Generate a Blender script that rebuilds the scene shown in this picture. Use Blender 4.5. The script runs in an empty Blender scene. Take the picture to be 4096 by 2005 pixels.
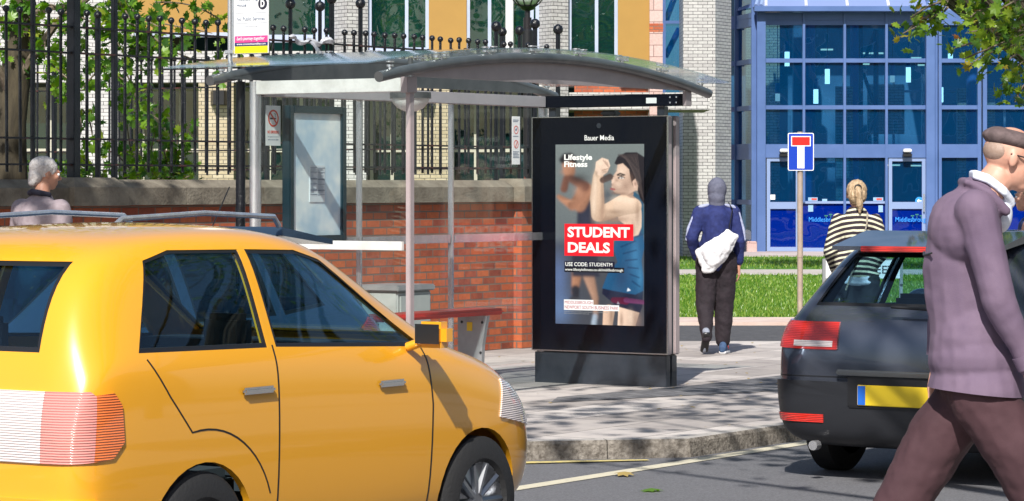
import bpy, bmesh, math, random
import numpy as np
from mathutils import Vector, Matrix, Euler
random.seed(7); rng = np.random.default_rng(7)
R = math.radians
scene = bpy.context.scene
COL = scene.collection
# ---------------------------------------------------------------- camera, sky, sun, exposure
YAW = R(-57.1)
CS, SN = math.cos(R(32.9)), math.sin(R(32.9))          # street direction against the optical axis
def W(X, Y):                                            # lateral / forward metres -> world x (along street), y (across)
    return (SN*X + CS*Y, -CS*X + SN*Y)
cam_d = bpy.data.cameras.new('camera'); cam = bpy.data.objects.new('camera', cam_d); COL.objects.link(cam)
cam.location = (0, 0, 1.70); cam.rotation_euler = (R(90), 0, YAW)
cam_d.sensor_width = 36; cam_d.lens = 105.5; cam_d.shift_y = -0.0653; cam_d.clip_end = 600; cam_d.clip_start = .2
scene.camera = cam
SUN_EL, SUN_AZ = R(43), math.atan2(-.40, -.92)          # direction towards the sun, world angle from +x
sv = Vector((math.cos(SUN_AZ)*math.cos(SUN_EL), math.sin(SUN_AZ)*math.cos(SUN_EL), math.sin(SUN_EL)))
sd = bpy.data.lights.new('sun', 'SUN'); sd.energy = 5.0; sd.angle = R(.53); sd.color = (1, .96, .895)
so = bpy.data.objects.new('sun', sd); COL.objects.link(so)
so.rotation_euler = sv.to_track_quat('Z', 'Y').to_euler()
wd = bpy.data.worlds.new('World'); scene.world = wd; wd.use_nodes = True
nt = wd.node_tree; bgn = nt.nodes['Background']
sky = nt.nodes.new('ShaderNodeTexSky'); sky.sky_type = 'NISHITA'; sky.sun_disc = False
sky.sun_elevation = SUN_EL; sky.sun_rotation = R(90) - SUN_AZ
sky.air_density = 1.0; sky.dust_density = 1.5; sky.ozone_density = 1.2
nt.links.new(sky.outputs[0], bgn.inputs[0]); bgn.inputs[1].default_value = .095
vs = scene.view_settings; vs.view_transform = 'Standard'; vs.look = 'None'; vs.gamma = 1; vs.exposure = .38
scene.cycles.max_bounces = 8; scene.cycles.transparent_max_bounces = 24
scene.cycles.caustics_reflective = False; scene.cycles.caustics_refractive = False

# ---------------------------------------------------------------- materials
def newmat(name):
    m = bpy.data.materials.new(name); m.use_nodes = True
    return m, m.node_tree, m.node_tree.nodes['Principled BSDF']
def nd(t, typ, **kw):
    n = t.nodes.new(typ)
    for k, v in kw.items():
        if k in n.inputs: n.inputs[k].default_value = v
        else: setattr(n, k, v)
    return n
def col4(c): return (c[0], c[1], c[2], 1)
def ramp(t, fac, stops):
    r = t.nodes.new('ShaderNodeValToRGB'); e = r.color_ramp.elements
    while len(e) < len(stops): e.new(.5)
    for i, (p, c) in enumerate(stops): e[i].position = p; e[i].color = col4(c)
    t.links.new(fac, r.inputs[0]); return r
def M(name, c, rough=.5, metal=0, c2=None, scale=4, bump=0, bscale=60, coat=0, spec=.5, coords='Object', det=5, lo=.35, hi=.65, stretch=None):
    m, t, p = newmat(name)
    p.inputs['Base Color'].default_value = col4(c); p.inputs['Roughness'].default_value = rough
    p.inputs['Metallic'].default_value = metal; p.inputs['Coat Weight'].default_value = coat
    p.inputs['Coat Roughness'].default_value = .04; p.inputs['Specular IOR Level'].default_value = spec
    tc = t.nodes.new('ShaderNodeTexCoord')
    src = tc.outputs[coords]
    if stretch:
        mp = nd(t, 'ShaderNodeMapping'); mp.inputs['Scale'].default_value = stretch
        t.links.new(src, mp.inputs[0]); src = mp.outputs[0]
    if c2:
        n = nd(t, 'ShaderNodeTexNoise', Scale=scale, Detail=det, Roughness=.65); t.links.new(src, n.inputs[0])
        r = ramp(t, n.outputs[0], [(lo, c), (hi, c2)]); t.links.new(r.outputs[0], p.inputs['Base Color'])
    if bump:
        n = nd(t, 'ShaderNodeTexNoise', Scale=bscale, Detail=4); t.links.new(src, n.inputs[0])
        b = nd(t, 'ShaderNodeBump', Strength=bump, Distance=.01); t.links.new(n.outputs[0], b.inputs['Height'])
        t.links.new(b.outputs[0], p.inputs['Normal'])
    return m
def M_glass(name, tint, ior=1.5, rough=0.0, base=None, basemix=0):
    m, t, p = newmat(name)
    out = t.nodes['Material Output']
    tr = nd(t, 'ShaderNodeBsdfTransparent'); tr.inputs[0].default_value = col4(tint)
    gl = nd(t, 'ShaderNodeBsdfGlossy'); gl.inputs['Roughness'].default_value = rough; gl.inputs[0].default_value = (.95, .98, 1, 1)
    f0 = ((ior-1)/(ior+1))**2; lw = nd(t, 'ShaderNodeLayerWeight'); lw.inputs[0].default_value = .5
    pw = nd(t, 'ShaderNodeMath', operation='POWER'); t.links.new(lw.outputs['Facing'], pw.inputs[0]); pw.inputs[1].default_value = 5
    fr = nd(t, 'ShaderNodeMath', operation='MULTIPLY_ADD'); t.links.new(pw.outputs[0], fr.inputs[0]); fr.inputs[1].default_value = 1-f0; fr.inputs[2].default_value = f0
    mx = nd(t, 'ShaderNodeMixShader')
    t.links.new(fr.outputs[0], mx.inputs[0]); t.links.new(gl.outputs[0], mx.inputs[2])
    if base:
        df = nd(t, 'ShaderNodeBsdfTranslucent' if name == 'roof_glass' else 'ShaderNodeBsdfDiffuse'); df.inputs[0].default_value = col4(base)
        m2 = nd(t, 'ShaderNodeMixShader'); m2.inputs[0].default_value = basemix
        t.links.new(tr.outputs[0], m2.inputs[1]); t.links.new(df.outputs[0], m2.inputs[2]); t.links.new(m2.outputs[0], mx.inputs[1])
    else: t.links.new(tr.outputs[0], mx.inputs[1])
    # slight waviness of the panes
    tc = nd(t, 'ShaderNodeTexCoord'); n = nd(t, 'ShaderNodeTexNoise', Scale=1.3, Detail=1); t.links.new(tc.outputs['Object'], n.inputs[0])
    b = nd(t, 'ShaderNodeBump', Strength=.25, Distance=.02); t.links.new(n.outputs[0], b.inputs['Height']); t.links.new(b.outputs[0], gl.inputs['Normal'])
    t.nodes.remove(p); t.links.new(mx.outputs[0], out.inputs[0])
    return m
def M_brick(name, cols, mortar, bw=.225, rh=.075, ms=.010, rough=.8, bump=.6, stain=None, msm=.15, stain_scale=1.2, coat=0):
    m, t, p = newmat(name)
    tc = nd(t, 'ShaderNodeTexCoord')
    bt = nd(t, 'ShaderNodeTexBrick'); t.links.new(tc.outputs['UV'], bt.inputs['Vector'])
    bt.inputs['Scale'].default_value = 1; bt.inputs['Brick Width'].default_value = bw; bt.inputs['Row Height'].default_value = rh
    bt.inputs['Mortar Size'].default_value = ms; bt.inputs['Mortar Smooth'].default_value = msm; bt.inputs['Bias'].default_value = 0
    bt.inputs['Color1'].default_value = (0, 0, 0, 1); bt.inputs['Color2'].default_value = (1, 1, 1, 1); bt.inputs['Mortar'].default_value = (.5, .5, .5, 1)
    st = [(i/(len(cols)-1), c) for i, c in enumerate(cols)]
    r = ramp(t, bt.outputs['Color'], st)
    last = r.outputs[0]
    if stain:
        n = nd(t, 'ShaderNodeTexNoise', Scale=stain_scale, Detail=6, Roughness=.7); t.links.new(tc.outputs['Object'], n.inputs[0])
        sr = ramp(t, n.outputs[0], [(.45, (0, 0, 0)), (.68, (1, 1, 1))])
        mx = nd(t, 'ShaderNodeMix', data_type='RGBA', blend_type='MIX'); t.links.new(sr.outputs[0], mx.inputs[0])
        t.links.new(last, mx.inputs[6]); mx.inputs[7].default_value = col4(stain); last = mx.outputs[2]
    n2 = nd(t, 'ShaderNodeTexNoise', Scale=22, Detail=5, Roughness=.7); t.links.new(tc.outputs['Object'], n2.inputs[0])
    r2 = ramp(t, n2.outputs[0], [(.3, (.72, .72, .72)), (.7, (1.1, 1.1, 1.1))])
    mu = nd(t, 'ShaderNodeMix', data_type='RGBA', blend_type='MULTIPLY'); mu.inputs[0].default_value = .8
    t.links.new(last, mu.inputs[6]); t.links.new(r2.outputs[0], mu.inputs[7])
    mm = nd(t, 'ShaderNodeMix', data_type='RGBA'); t.links.new(bt.outputs['Fac'], mm.inputs[0]); t.links.new(mu.outputs[2], mm.inputs[6])
    mm.inputs[7].default_value = col4(mortar); t.links.new(mm.outputs[2], p.inputs['Base Color'])
    b = nd(t, 'ShaderNodeBump', Strength=bump, Distance=.006); b.invert = True; t.links.new(bt.outputs['Fac'], b.inputs['Height'])
    b2 = nd(t, 'ShaderNodeBump', Strength=.35, Distance=.004); t.links.new(n2.outputs[0], b2.inputs['Height']); t.links.new(b.outputs[0], b2.inputs['Normal'])
    t.links.new(b2.outputs[0], p.inputs['Normal']); p.inputs['Roughness'].default_value = rough; p.inputs['Coat Weight'].default_value = coat
    return m
def M_lens(name, c):
    m, t, p = newmat(name); tc = nd(t, 'ShaderNodeTexCoord'); p.inputs['Base Color'].default_value = col4(c); p.inputs['Roughness'].default_value = .12; p.inputs['Coat Weight'].default_value = 1
    w = nd(t, 'ShaderNodeTexWave', Scale=30, Distortion=.6); w.bands_direction = 'Z'; t.links.new(tc.outputs['Object'], w.inputs[0])
    r = ramp(t, w.outputs[0], [(0, tuple(x*.72 for x in c)), (.6, c)]); t.links.new(r.outputs[0], p.inputs['Base Color'])
    b = nd(t, 'ShaderNodeBump', Strength=.5, Distance=.01); t.links.new(w.outputs[0], b.inputs['Height']); t.links.new(b.outputs[0], p.inputs['Normal']); return m
def M_emit(name, c, s):
    m, t, p = newmat(name); p.inputs['Base Color'].default_value = (.02, .02, .02, 1)
    p.inputs['Emission Color'].default_value = col4(c); p.inputs['Emission Strength'].default_value = s; return m
def M_leaf(name, stops, trans=.35):
    m, t, p = newmat(name); out = t.nodes['Material Output']
    g = nd(t, 'ShaderNodeNewGeometry')
    r = ramp(t, g.outputs['Random Per Island'], stops); t.links.new(r.outputs[0], p.inputs['Base Color']); p.inputs['Roughness'].default_value = .38
    tl = nd(t, 'ShaderNodeBsdfTranslucent')
    hs = nd(t, 'ShaderNodeHueSaturation', Saturation=1.15, Value=1.9); t.links.new(r.outputs[0], hs.inputs['Color']); t.links.new(hs.outputs[0], tl.inputs[0])
    mx = nd(t, 'ShaderNodeMixShader'); mx.inputs[0].default_value = trans
    t.links.new(p.outputs[0], mx.inputs[1]); t.links.new(tl.outputs[0], mx.inputs[2]); t.links.new(mx.outputs[0], out.inputs[0])
    return m

mt = {}
mt['asphalt'] = M('asphalt', (.085, .085, .092), .85, c2=(.19, .19, .205), scale=70, bump=.7, bscale=160, lo=.3, hi=.7)
mt['asphalt_dark'] = M('asphalt_dark', (.05, .05, .055), .85, c2=(.09, .09, .095), scale=14, bump=.5, bscale=120)
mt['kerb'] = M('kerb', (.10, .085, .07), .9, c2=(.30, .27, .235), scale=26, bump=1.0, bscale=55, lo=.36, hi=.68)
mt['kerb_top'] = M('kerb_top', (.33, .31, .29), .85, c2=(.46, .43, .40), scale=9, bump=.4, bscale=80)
mt['cream_line'] = M('cream_line', (.60, .55, .42), .7, c2=(.42, .39, .31), scale=30, lo=.5, hi=.75)
mt['yellow_line'] = M('yellow_line', (.62, .50, .18), .7, c2=(.36, .32, .20), scale=25, lo=.45, hi=.7)
mt['white_brick'] = M_brick('white_brick', [(.46, .44, .44), (.53, .515, .51), (.58, .565, .555)], (.06, .055, .06), rh=.0755, bw=.225, ms=.0065, rough=.35, bump=.3)
mt['cream_brick'] = M_brick('cream_brick', [(.40, .33, .21), (.46, .385, .255), (.51, .44, .31)], (.05, .045, .035), rh=.0755, bw=.225, ms=.0065, rough=.4, bump=.3)
mt['red_brick'] = M_brick('red_brick', [(.19, .042, .026), (.38, .080, .034), (.54, .135, .045), (.25, .055, .032)], (.17, .12, .095), ms=.008, bump=.8, stain=(.52, .13, .05), stain_scale=.9)
mt['pink_stone'] = M_brick('pink_stone', [(.52, .36, .33), (.60, .42, .39)], (.2, .12, .11), bw=.45, rh=.24, ms=.008, bump=.2)
mt['opp_brick'] = M_brick('opp_brick', [(.25, .09, .06), (.38, .14, .09)], (.35, .3, .26))
mt['coping'] = M('coping', (.12, .10, .075), .9, c2=(.28, .25, .195), scale=3.5, bump=.8, bscale=40, lo=.33, hi=.72)
mt['iron'] = M('iron', (.005, .006, .009), .28, c2=(.012, .013, .018), scale=30, bump=.5, bscale=90, lo=.5, hi=.7)
mt['iron_rust'] = M('iron_rust', (.007, .007, .010), .4, c2=(.10, .03, .022), scale=9, bump=.7, bscale=70, lo=.52, hi=.66)
mt['steel'] = M('steel', (.80, .80, .82), .25, metal=.8, c2=(.62, .62, .65), scale=20, bump=.15, bscale=200, stretch=(1, 1, .1))
mt['steel_bright'] = M('steel_bright', (.88, .87, .84), .3, metal=.25, c2=(.70, .69, .66), scale=6, bump=.3, bscale=14)
mt['mauve_metal'] = M('mauve_metal', (.43, .355, .36), .42, metal=.05, c2=(.36, .30, .305), scale=3, bump=.05, bscale=120)
mt['grey_tube'] = M('grey_tube', (.15, .15, .155), .33, metal=.3, c2=(.10, .105, .11), scale=5)
mt['beam_grey'] = M('beam_grey', (.56, .50, .52), .4, metal=.1, c2=(.48, .44, .46), scale=2)
mt['black_gloss'] = M('black_gloss', (.004, .006, .012), .12, spec=.28)
mt['dark_panel'] = M('dark_panel', (.022, .028, .038), .32, c2=(.035, .042, .055), scale=5, coat=.3)
mt['edge_chrome'] = M('edge_chrome', (.6, .6, .6), .2, metal=1)
mt['shelter_glass'] = M_glass('shelter_glass', (.975, .99, .985), 1.30)
mt['roof_glass'] = M_glass('roof_glass', (.90, .95, .95), 1.35, .10, base=(.55, .66, .68), basemix=.13)
mt['red_plastic'] = M('red_plastic', (.62, .035, .02), .3, c2=(.52, .03, .02), scale=5, coat=.4)
mt['leg_grey'] = M('leg_grey', (.36, .37, .38), .45, metal=.4, c2=(.28, .29, .30), scale=4)
mt['lamp_white'] = M('lamp_white', (.70, .70, .68), .3)
mt['paper'] = M('paper', (.70, .74, .78), .6)
mt['paper_white'] = M('paper_white', (.80, .80, .80), .6)
mt['case_panel'] = M('case_panel', (.50, .66, .80), .12, c2=(.92, .96, .96), scale=2.2, det=3, lo=.38, hi=.62, coat=.6, coords='UV')
mt['case_frame'] = M('case_frame', (.012, .035, .050), .22, coat=.5)
mt['ink'] = M('ink', (.02, .02, .035), .6)
mt['ink_grey'] = M('ink_grey', (.20, .24, .32), .6)
mt['ink_red'] = M('ink_red', (.65, .08, .05), .6)
mt['white'] = M('white', (.82, .82, .82), .45)
mt['pink'] = M('pink', (.75, .06, .24), .45)
mt['navy'] = M('navy', (.02, .03, .12), .45)
mt['acid'] = M('acid', (.80, .72, .01), .45)
mt['cream_frame'] = M('cream_frame', (.42, .47, .60), .4, c2=(.36, .41, .54), scale=2)
mt['buff_frame'] = M('buff_frame', (.46, .44, .36), .5)
mt['yellow_panel'] = M('yellow_panel', (.37, .205, .042), .6, c2=(.335, .185, .038), scale=1.2)
mt['soffit'] = M('soffit', (.30, .26, .20), .7)
mt['teal_glass'] = M_glass('teal_glass', (.34, .60, .58), 1.7, .01, base=(.01, .09, .09), basemix=.16)
mt['blue_frame'] = M('blue_frame', (.088, .155, .36), .4, c2=(.07, .13, .31), scale=1.5)
mt['blue_frame_pale'] = M('blue_frame_pale', (.22, .30, .50), .4)
mt['blue_glass'] = M_glass('blue_glass', (.40, .66, .84), 1.6, .003, base=(.0, .10, .28), basemix=.16)
mt['blue_low_glass'] = M_glass('blue_low_glass', (.06, .22, .75), 1.5, .003, base=(.0, .022, .30), basemix=.55)
mt['canopy_glass'] = M_glass('canopy_glass', (.4, .5, .75), 1.7, .05, base=(.26, .34, .60), basemix=.75)
mt['bark'] = M('bark', (.025, .020, .012), .9, c2=(.075, .06, .035), scale=9, bump=1, bscale=30, stretch=(1, 1, .25))
mt['twig'] = M('twig', (.10, .075, .05), .85, c2=(.20, .16, .12), scale=12)
mt['leaf_left'] = M_leaf('leaf_left', [(0, (.035, .10, .015)), (.45, (.09, .21, .02)), (.8, (.19, .34, .03)), (1, (.26, .30, .03))], .42)
mt['leaf_right'] = M_leaf('leaf_right', [(0, (.035, .09, .012)), (.45, (.10, .20, .02)), (.88, (.26, .36, .03)), (1, (.30, .09, .02))], .35)
mt['leaf_dry'] = M('leaf_dry', (.30, .22, .07), .7)
mt['rubber'] = M('rubber', (.015, .015, .016), .7, bump=.3, bscale=60)
mt['rim'] = M('rim', (.45, .46, .48), .3, metal=1)
mt['car_glass'] = M_glass('car_glass', (.42, .60, .66), 1.6, 0)
mt['car_glass_clear'] = M_glass('car_glass_clear', (.78, .92, .97), 1.5, 0)
mt['cabin'] = M('cabin', (.018, .018, .02), .8)
mt['seat_fabric'] = M('seat_fabric', (.045, .045, .05), .9)
mt['plate_yellow'] = M('plate_yellow', (.78, .56, .03), .35)
mt['plate_blue'] = M('plate_blue', (.02, .13, .55), .35)
mt['sign_blue'] = M('sign_blue', (.005, .045, .42), .35)
mt['sign_red'] = M('sign_red', (.68, .02, .015), .35)
mt['pole_buff'] = M('pole_buff', (.46, .37, .30), .4, metal=.2, c2=(.36, .28, .23), scale=8)
mt['trim_black'] = M('trim_black', (.012, .012, .014), .4)
mt['skin'] = M('skin', (.52, .27, .18), .5, c2=(.46, .22, .15), scale=14)
mt['skin_pale'] = M('skin_pale', (.60, .33, .24), .5, c2=(.55, .28, .2), scale=14)
# ---------------------------------------------------------------- mesh helpers
def link(o, parent=None):
    COL.objects.link(o)
    if parent is not None: o.parent = parent
    return o
def tag(o, label=None, cat=None, group=None, kind=None):
    if label: o['label'] = label
    if cat: o['category'] = cat
    if group: o['group'] = group
    if kind: o['kind'] = kind
    return o
def empty(name, loc=(0, 0, 0), rz=0, label=None, cat=None, group=None):
    o = bpy.data.objects.new(name, None); link(o); o.location = loc; o.rotation_euler = (0, 0, rz); o.empty_display_size = .1
    return tag(o, label, cat, group)
class MB:
    """collects shapes, then links them as one mesh; uv = metres along the face"""
    def __init__(s): s.v = []; s.f = []; s.mi = []; s.cur = 0
    def m(s, i): s.cur = i; return s
    def add(s, vs, fs):
        b = len(s.v); s.v += [tuple(v) for v in vs]
        for f in fs: s.f.append([b+i for i in f]); s.mi.append(s.cur)
        return s
    def box(s, x0, x1, y0, y1, z0, z1, bev=0):
        if bev <= 0:
            v = [(x, y, z) for z in (z0, z1) for y in (y0, y1) for x in (x0, x1)]
            return s.add(v, [(0, 2, 3, 1), (4, 5, 7, 6), (0, 1, 5, 4), (2, 6, 7, 3), (0, 4, 6, 2), (1, 3, 7, 5)])
        bm = bmesh.new(); bmesh.ops.create_cube(bm, size=1)
        for q in bm.verts: q.co = Vector(((x0+x1)/2+q.co.x*(x1-x0), (y0+y1)/2+q.co.y*(y1-y0), (z0+z1)/2+q.co.z*(z1-z0)))
        bmesh.ops.bevel(bm, geom=bm.edges[:], offset=bev, segments=2, affect='EDGES')
        return s.bm(bm)
    def bm(s, bm, mat=None):
        bm.verts.index_update(); vs = [(mat @ v.co if mat else v.co) for v in bm.verts]
        s.add(vs, [[v.index for v in f.verts] for f in bm.faces]); bm.free(); return s
    def prism(s, pts, z0, z1):                           # plan polygon, counter-clockwise
        n = len(pts); v = [(p[0], p[1], z0) for p in pts] + [(p[0], p[1], z1) for p in pts]
        return s.add(v, [list(range(n))[::-1], list(range(n, 2*n))] + [(i, (i+1) % n, n+(i+1) % n, n+i) for i in range(n)])
    def profile(s, pts, axis, a0, a1):                   # polygon in the plane across 'axis', extruded
        n = len(pts)
        def P(p, a): return {'x': (a, p[0], p[1]), 'y': (p[0], a, p[1]), 'z': (p[0], p[1], a)}[axis]
        v = [P(p, a0) for p in pts] + [P(p, a1) for p in pts]
        return s.add(v, [list(range(n))[::-1], list(range(n, 2*n))] + [(i, (i+1) % n, n+(i+1) % n, n+i) for i in range(n)])
    def tube(s, pts, r, n=10, caps=True):
        pts = [Vector(p) for p in pts]; rs = r if isinstance(r, (list, tuple)) else [r]*len(pts)
        vs = []; up = None
        for i, p in enumerate(pts):
            d = (pts[min(i+1, len(pts)-1)] - pts[max(i-1, 0)]).normalized()
            if up is None: up = Vector((0, 0, 1)) if abs(d.z) < .9 else Vector((1, 0, 0))
            a = d.cross(up).normalized(); b = a.cross(d).normalized(); up = b
            for k in range(n):
                t = 2*math.pi*k/n; vs.append(p + a*math.cos(t)*rs[i] + b*math.sin(t)*rs[i])
        fs = []
        for i in range(len(pts)-1):
            for k in range(n): fs.append((i*n+k, i*n+(k+1) % n, (i+1)*n+(k+1) % n, (i+1)*n+k))
        if caps: fs.append(list(range(n))[::-1]); fs.append(list(range((len(pts)-1)*n, len(pts)*n)))
        return s.add(vs, fs)
    def ball(s, c, r, seg=12, rot=None, rings=None):
        r = r if isinstance(r, (tuple, list)) else (r, r, r)
        bm = bmesh.new(); bmesh.ops.create_uvsphere(bm, u_segments=seg, v_segments=rings or max(6, seg*2//3), radius=1)
        m = Matrix.Translation(c) @ (rot.to_matrix().to_4x4() if rot else Matrix()) @ Matrix.Diagonal((r[0], r[1], r[2], 1))
        return s.bm(bm, m)
    def lathe(s, prof, c=(0, 0, 0), n=24, axis='z'):
        vs = []
        for r, h in prof:
            for k in range(n):
                t = 2*math.pi*k/n; x, y = r*math.cos(t), r*math.sin(t)
                q = (x, y, h) if axis == 'z' else ((x, h, y) if axis == 'y' else (h, x, y))
                vs.append((q[0]+c[0], q[1]+c[1], q[2]+c[2]))
        fs = [(i*n+k, i*n+(k+1) % n, (i+1)*n+(k+1) % n, (i+1)*n+k) for i in range(len(prof)-1) for k in range(n)]
        return s.add(vs, fs)
    def build(s, name, mats, parent=None, smooth=False, loc=None, rz=0):
        me = bpy.data.meshes.new(name); me.from_pydata(s.v, [], s.f); me.update()
        mats = mats if isinstance(mats, (list, tuple)) else [mats]
        for m in mats: me.materials.append(m)
        for i, p in enumerate(me.polygons): p.material_index = s.mi[i]
        uv = me.uv_layers.new(name='UVMap').data; vc = me.vertices
        for p in me.polygons:
            n = p.normal
            if abs(n.z) > .75:
                for li in p.loop_indices: c = vc[me.loops[li].vertex_index].co; uv[li].uv = (c.x, c.y)
            else:
                t = Vector((-n.y, n.x, 0)).normalized()
                for li in p.loop_indices: c = vc[me.loops[li].vertex_index].co; uv[li].uv = (c.x*t.x + c.y*t.y, c.z)
        if smooth:
            me.shade_smooth()
            try: me.set_sharp_from_angle(angle=R(smooth if smooth is not True else 40))
            except Exception: pass
        o = bpy.data.objects.new(name, me); link(o, parent)
        if loc: o.location = loc
        if rz: o.rotation_euler = (0, 0, rz)
        return o
def evaluated(o):
    dg = bpy.context.evaluated_depsgraph_get(); dg.update()
    return bpy.data.meshes.new_from_object(o.evaluated_get(dg))
def bake(o):
    me = evaluated(o); old = o.data; o.modifiers.clear(); o.data = me; me.name = o.name
    return o
def lettering(body, parent, mat, fr, x0, x1, z0, z1, name='lettering', depth=.0015, off=0, shear=0, fit=True):
    """fr = matrix whose local x runs along the writing, y up; text fitted in the box"""
    cu = bpy.data.curves.new(name, 'FONT'); cu.body = body; cu.extrude = depth/2; cu.offset = off; cu.shear = shear; cu.resolution_u = 3
    o = bpy.data.objects.new(name, cu); COL.objects.link(o); me = evaluated(o)
    COL.objects.unlink(o); bpy.data.objects.remove(o)
    xs = [v.co.x for v in me.vertices]; ys = [v.co.y for v in me.vertices]
    w, h = max(xs)-min(xs), max(ys)-min(ys); sx, sy = (x1-x0)/w, (z1-z0)/h
    if not fit: sx = sy
    for v in me.vertices: v.co = fr @ Vector(((v.co.x-min(xs))*sx+x0, (v.co.y-min(ys))*sy+z0, v.co.z))
    me.materials.clear(); me.materials.append(mat); me.name = name
    ob = bpy.data.objects.new(name, me); return link(ob, parent)
def frame(origin, xdir, up=(0, 0, 1)):
    x = Vector(xdir).normalized(); y = Vector(up).normalized(); z = x.cross(y)
    m = Matrix((x, y, z)).transposed().to_4x4(); m.translation = Vector(origin); return m

# ---------------------------------------------------------------- ground
def sheet(name, pts, z, mat, kind='structure', thick=None):
    b = MB()
    if thick: b.prism(pts, z-thick, z)
    else: b.add([(p[0], p[1], z) for p in pts], [list(range(len(pts)))])
    return tag(b.build(name, mat), kind=kind)
sheet('ground', [(-120, -120), (260, -120), (260, 260), (-120, 260)], -.16, M('soil', (.12, .12, .10), .9))
sheet('road', [(-60, -2), (80, -2), (80, 12.9), (-60, 12.9)], -.12, mt['asphalt'])
sheet('near_pavement', [(-60, -9), (80, -9), (80, 4.9), (-60, 4.9)], 0, M('near_slab', (.3, .29, .28), .9), thick=.15)
# paving slabs
def M_paving():
    m, t, p = newmat('paving'); tc = nd(t, 'ShaderNodeTexCoord')
    bt = nd(t, 'ShaderNodeTexBrick'); t.links.new(tc.outputs['UV'], bt.inputs['Vector'])
    for k, v in (('Scale', 1), ('Brick Width', .9), ('Row Height', .6), ('Mortar Size', .006), ('Mortar Smooth', .2), ('Bias', 0)): bt.inputs[k].default_value = v
    bt.inputs['Color1'].default_value = (0, 0, 0, 1); bt.inputs['Color2'].default_value = (1, 1, 1, 1)
    r = ramp(t, bt.outputs['Color'], [(0, (.33, .30, .285)), (.5, (.46, .42, .40)), (1, (.55, .51, .485))])
    n = nd(t, 'ShaderNodeTexNoise', Scale=3, Detail=8, Roughness=.7); t.links.new(tc.outputs['Object'], n.inputs[0])
    r2 = ramp(t, n.outputs[0], [(.28, (.60, .59, .60)), (.48, (.95, .94, .93)), (.70, (1.12, 1.10, 1.06))])
    mu = nd(t, 'ShaderNodeMix', data_type='RGBA', blend_type='MULTIPLY'); mu.inputs[0].default_value = .85
    t.links.new(r.outputs[0], mu.inputs[6]); t.links.new(r2.outputs[0], mu.inputs[7])
    mm = nd(t, 'ShaderNodeMix', data_type='RGBA'); t.links.new(bt.outputs['Fac'], mm.inputs[0]); t.links.new(mu.outputs[2], mm.inputs[6]); mm.inputs[7].default_value = (.06, .05, .045, 1)
    t.links.new(mm.outputs[2], p.inputs['Base Color']); p.inputs['Roughness'].default_value = .8
    n3 = nd(t, 'ShaderNodeTexNoise', Scale=90, Detail=3); t.links.new(tc.outputs['Object'], n3.inputs[0])
    b = nd(t, 'ShaderNodeBump', Strength=.3, Distance=.004); t.links.new(n3.outputs[0], b.inputs['Height']); t.links.new(b.outputs[0], p.inputs['Normal'])
    return m
mt['paving'] = M_paving()
A = W(-30, 32.4); B = W(26, 32.4)
KW = .14
cor = [(17.4, 9.84), (16.6, 10.65), (14.95, 12.3)]
inner = [(17.46, 9.84+KW), (16.7, 10.75), (15.05, 12.3+KW)]
farE = (80, 9.84+KW)
# pavement polygon: bounded by the kerb on the road side and by the side road (32.4 m out) on the far side
def line_y(x):  # y of the side-road edge at world x
    t = (x - A[0])/(B[0]-A[0]); return A[1]+t*(B[1]-A[1])
xk = A[0] + (B[0]-A[0])*((9.84+KW)-A[1])/(B[1]-A[1])
pav = [(-60, 12.3+KW), inner[2], inner[1], inner[0], (xk, 9.84+KW), (A[0], A[1]), (-60, 70)]
sheet('pavement', pav, 0, mt['paving'], thick=.15)
kb = MB()
def kerb_run(p, q, n):
    p, q = Vector(p), Vector(q); d = (q-p).normalized(); nn = Vector((-d.y, d.x))
    if nn.y < 0: nn = -nn
    L = (q-p).length
    for i in range(n):
        a = p + d*(L*i/n + .004); b = p + d*(L*(i+1)/n - .004)
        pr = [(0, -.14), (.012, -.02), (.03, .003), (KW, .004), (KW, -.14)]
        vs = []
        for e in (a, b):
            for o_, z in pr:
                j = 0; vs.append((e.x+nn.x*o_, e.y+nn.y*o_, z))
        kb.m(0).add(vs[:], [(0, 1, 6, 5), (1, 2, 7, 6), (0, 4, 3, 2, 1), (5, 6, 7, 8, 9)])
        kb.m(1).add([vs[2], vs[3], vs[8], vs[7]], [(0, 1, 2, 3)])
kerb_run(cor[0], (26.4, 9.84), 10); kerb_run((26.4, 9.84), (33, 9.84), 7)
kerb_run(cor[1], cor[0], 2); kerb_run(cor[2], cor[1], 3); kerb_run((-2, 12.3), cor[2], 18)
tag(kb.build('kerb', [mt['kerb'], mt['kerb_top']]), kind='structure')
sheet('bay_line', [(-40, 9.63), (40, 9.63), (40, 9.76), (-40, 9.76)], -.116, mt['cream_line'])
sheet('layby_line', [(14.9, 11.95), (16.42, 10.45), (17.0, 9.92), (17.05, 9.98), (16.5, 10.54), (14.98, 12.03)], -.112, mt['yellow_line'])
# side road 32.4 .. 36.4 m out, then a pinkish kerb strip and the lawn
def band(name, X0, X1, Y0, Y1, z, mat, thick=None, skew=0):
    pts = [W(X0, Y0), W(X1, Y0+skew), W(X1, Y1+skew), W(X0, Y1)]
    return sheet(name, pts[::1], z, mat, thick=thick)
band('side_road', -40, 30, 32.4, 36.6, -.03, mt['asphalt_dark'], thick=.1)
band('side_road_line', 0, 24, 32.75, 32.87, -.026, mt['yellow_line'])
band('verge_kerb', -40, 30, 36.6, 38.0, .01, M('pink_slab', (.52, .38, .32), .85, c2=(.62, .50, .44), scale=2, bump=.3), thick=.14)
lawn_m = M('lawn', (.035, .11, .012), .9, c2=(.10, .25, .025), scale=6, bump=1, bscale=90, lo=.3, hi=.7)
band('lawn', -10, 30, 38.0, 55.5, .012, lawn_m, thick=.14)
path_m = M('path_slab', (.40, .36, .34), .85, c2=(.48, .44, .41), scale=1.5)
band('path', -40, 40, 55.5, 59, .014, path_m, thick=.14)
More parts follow.
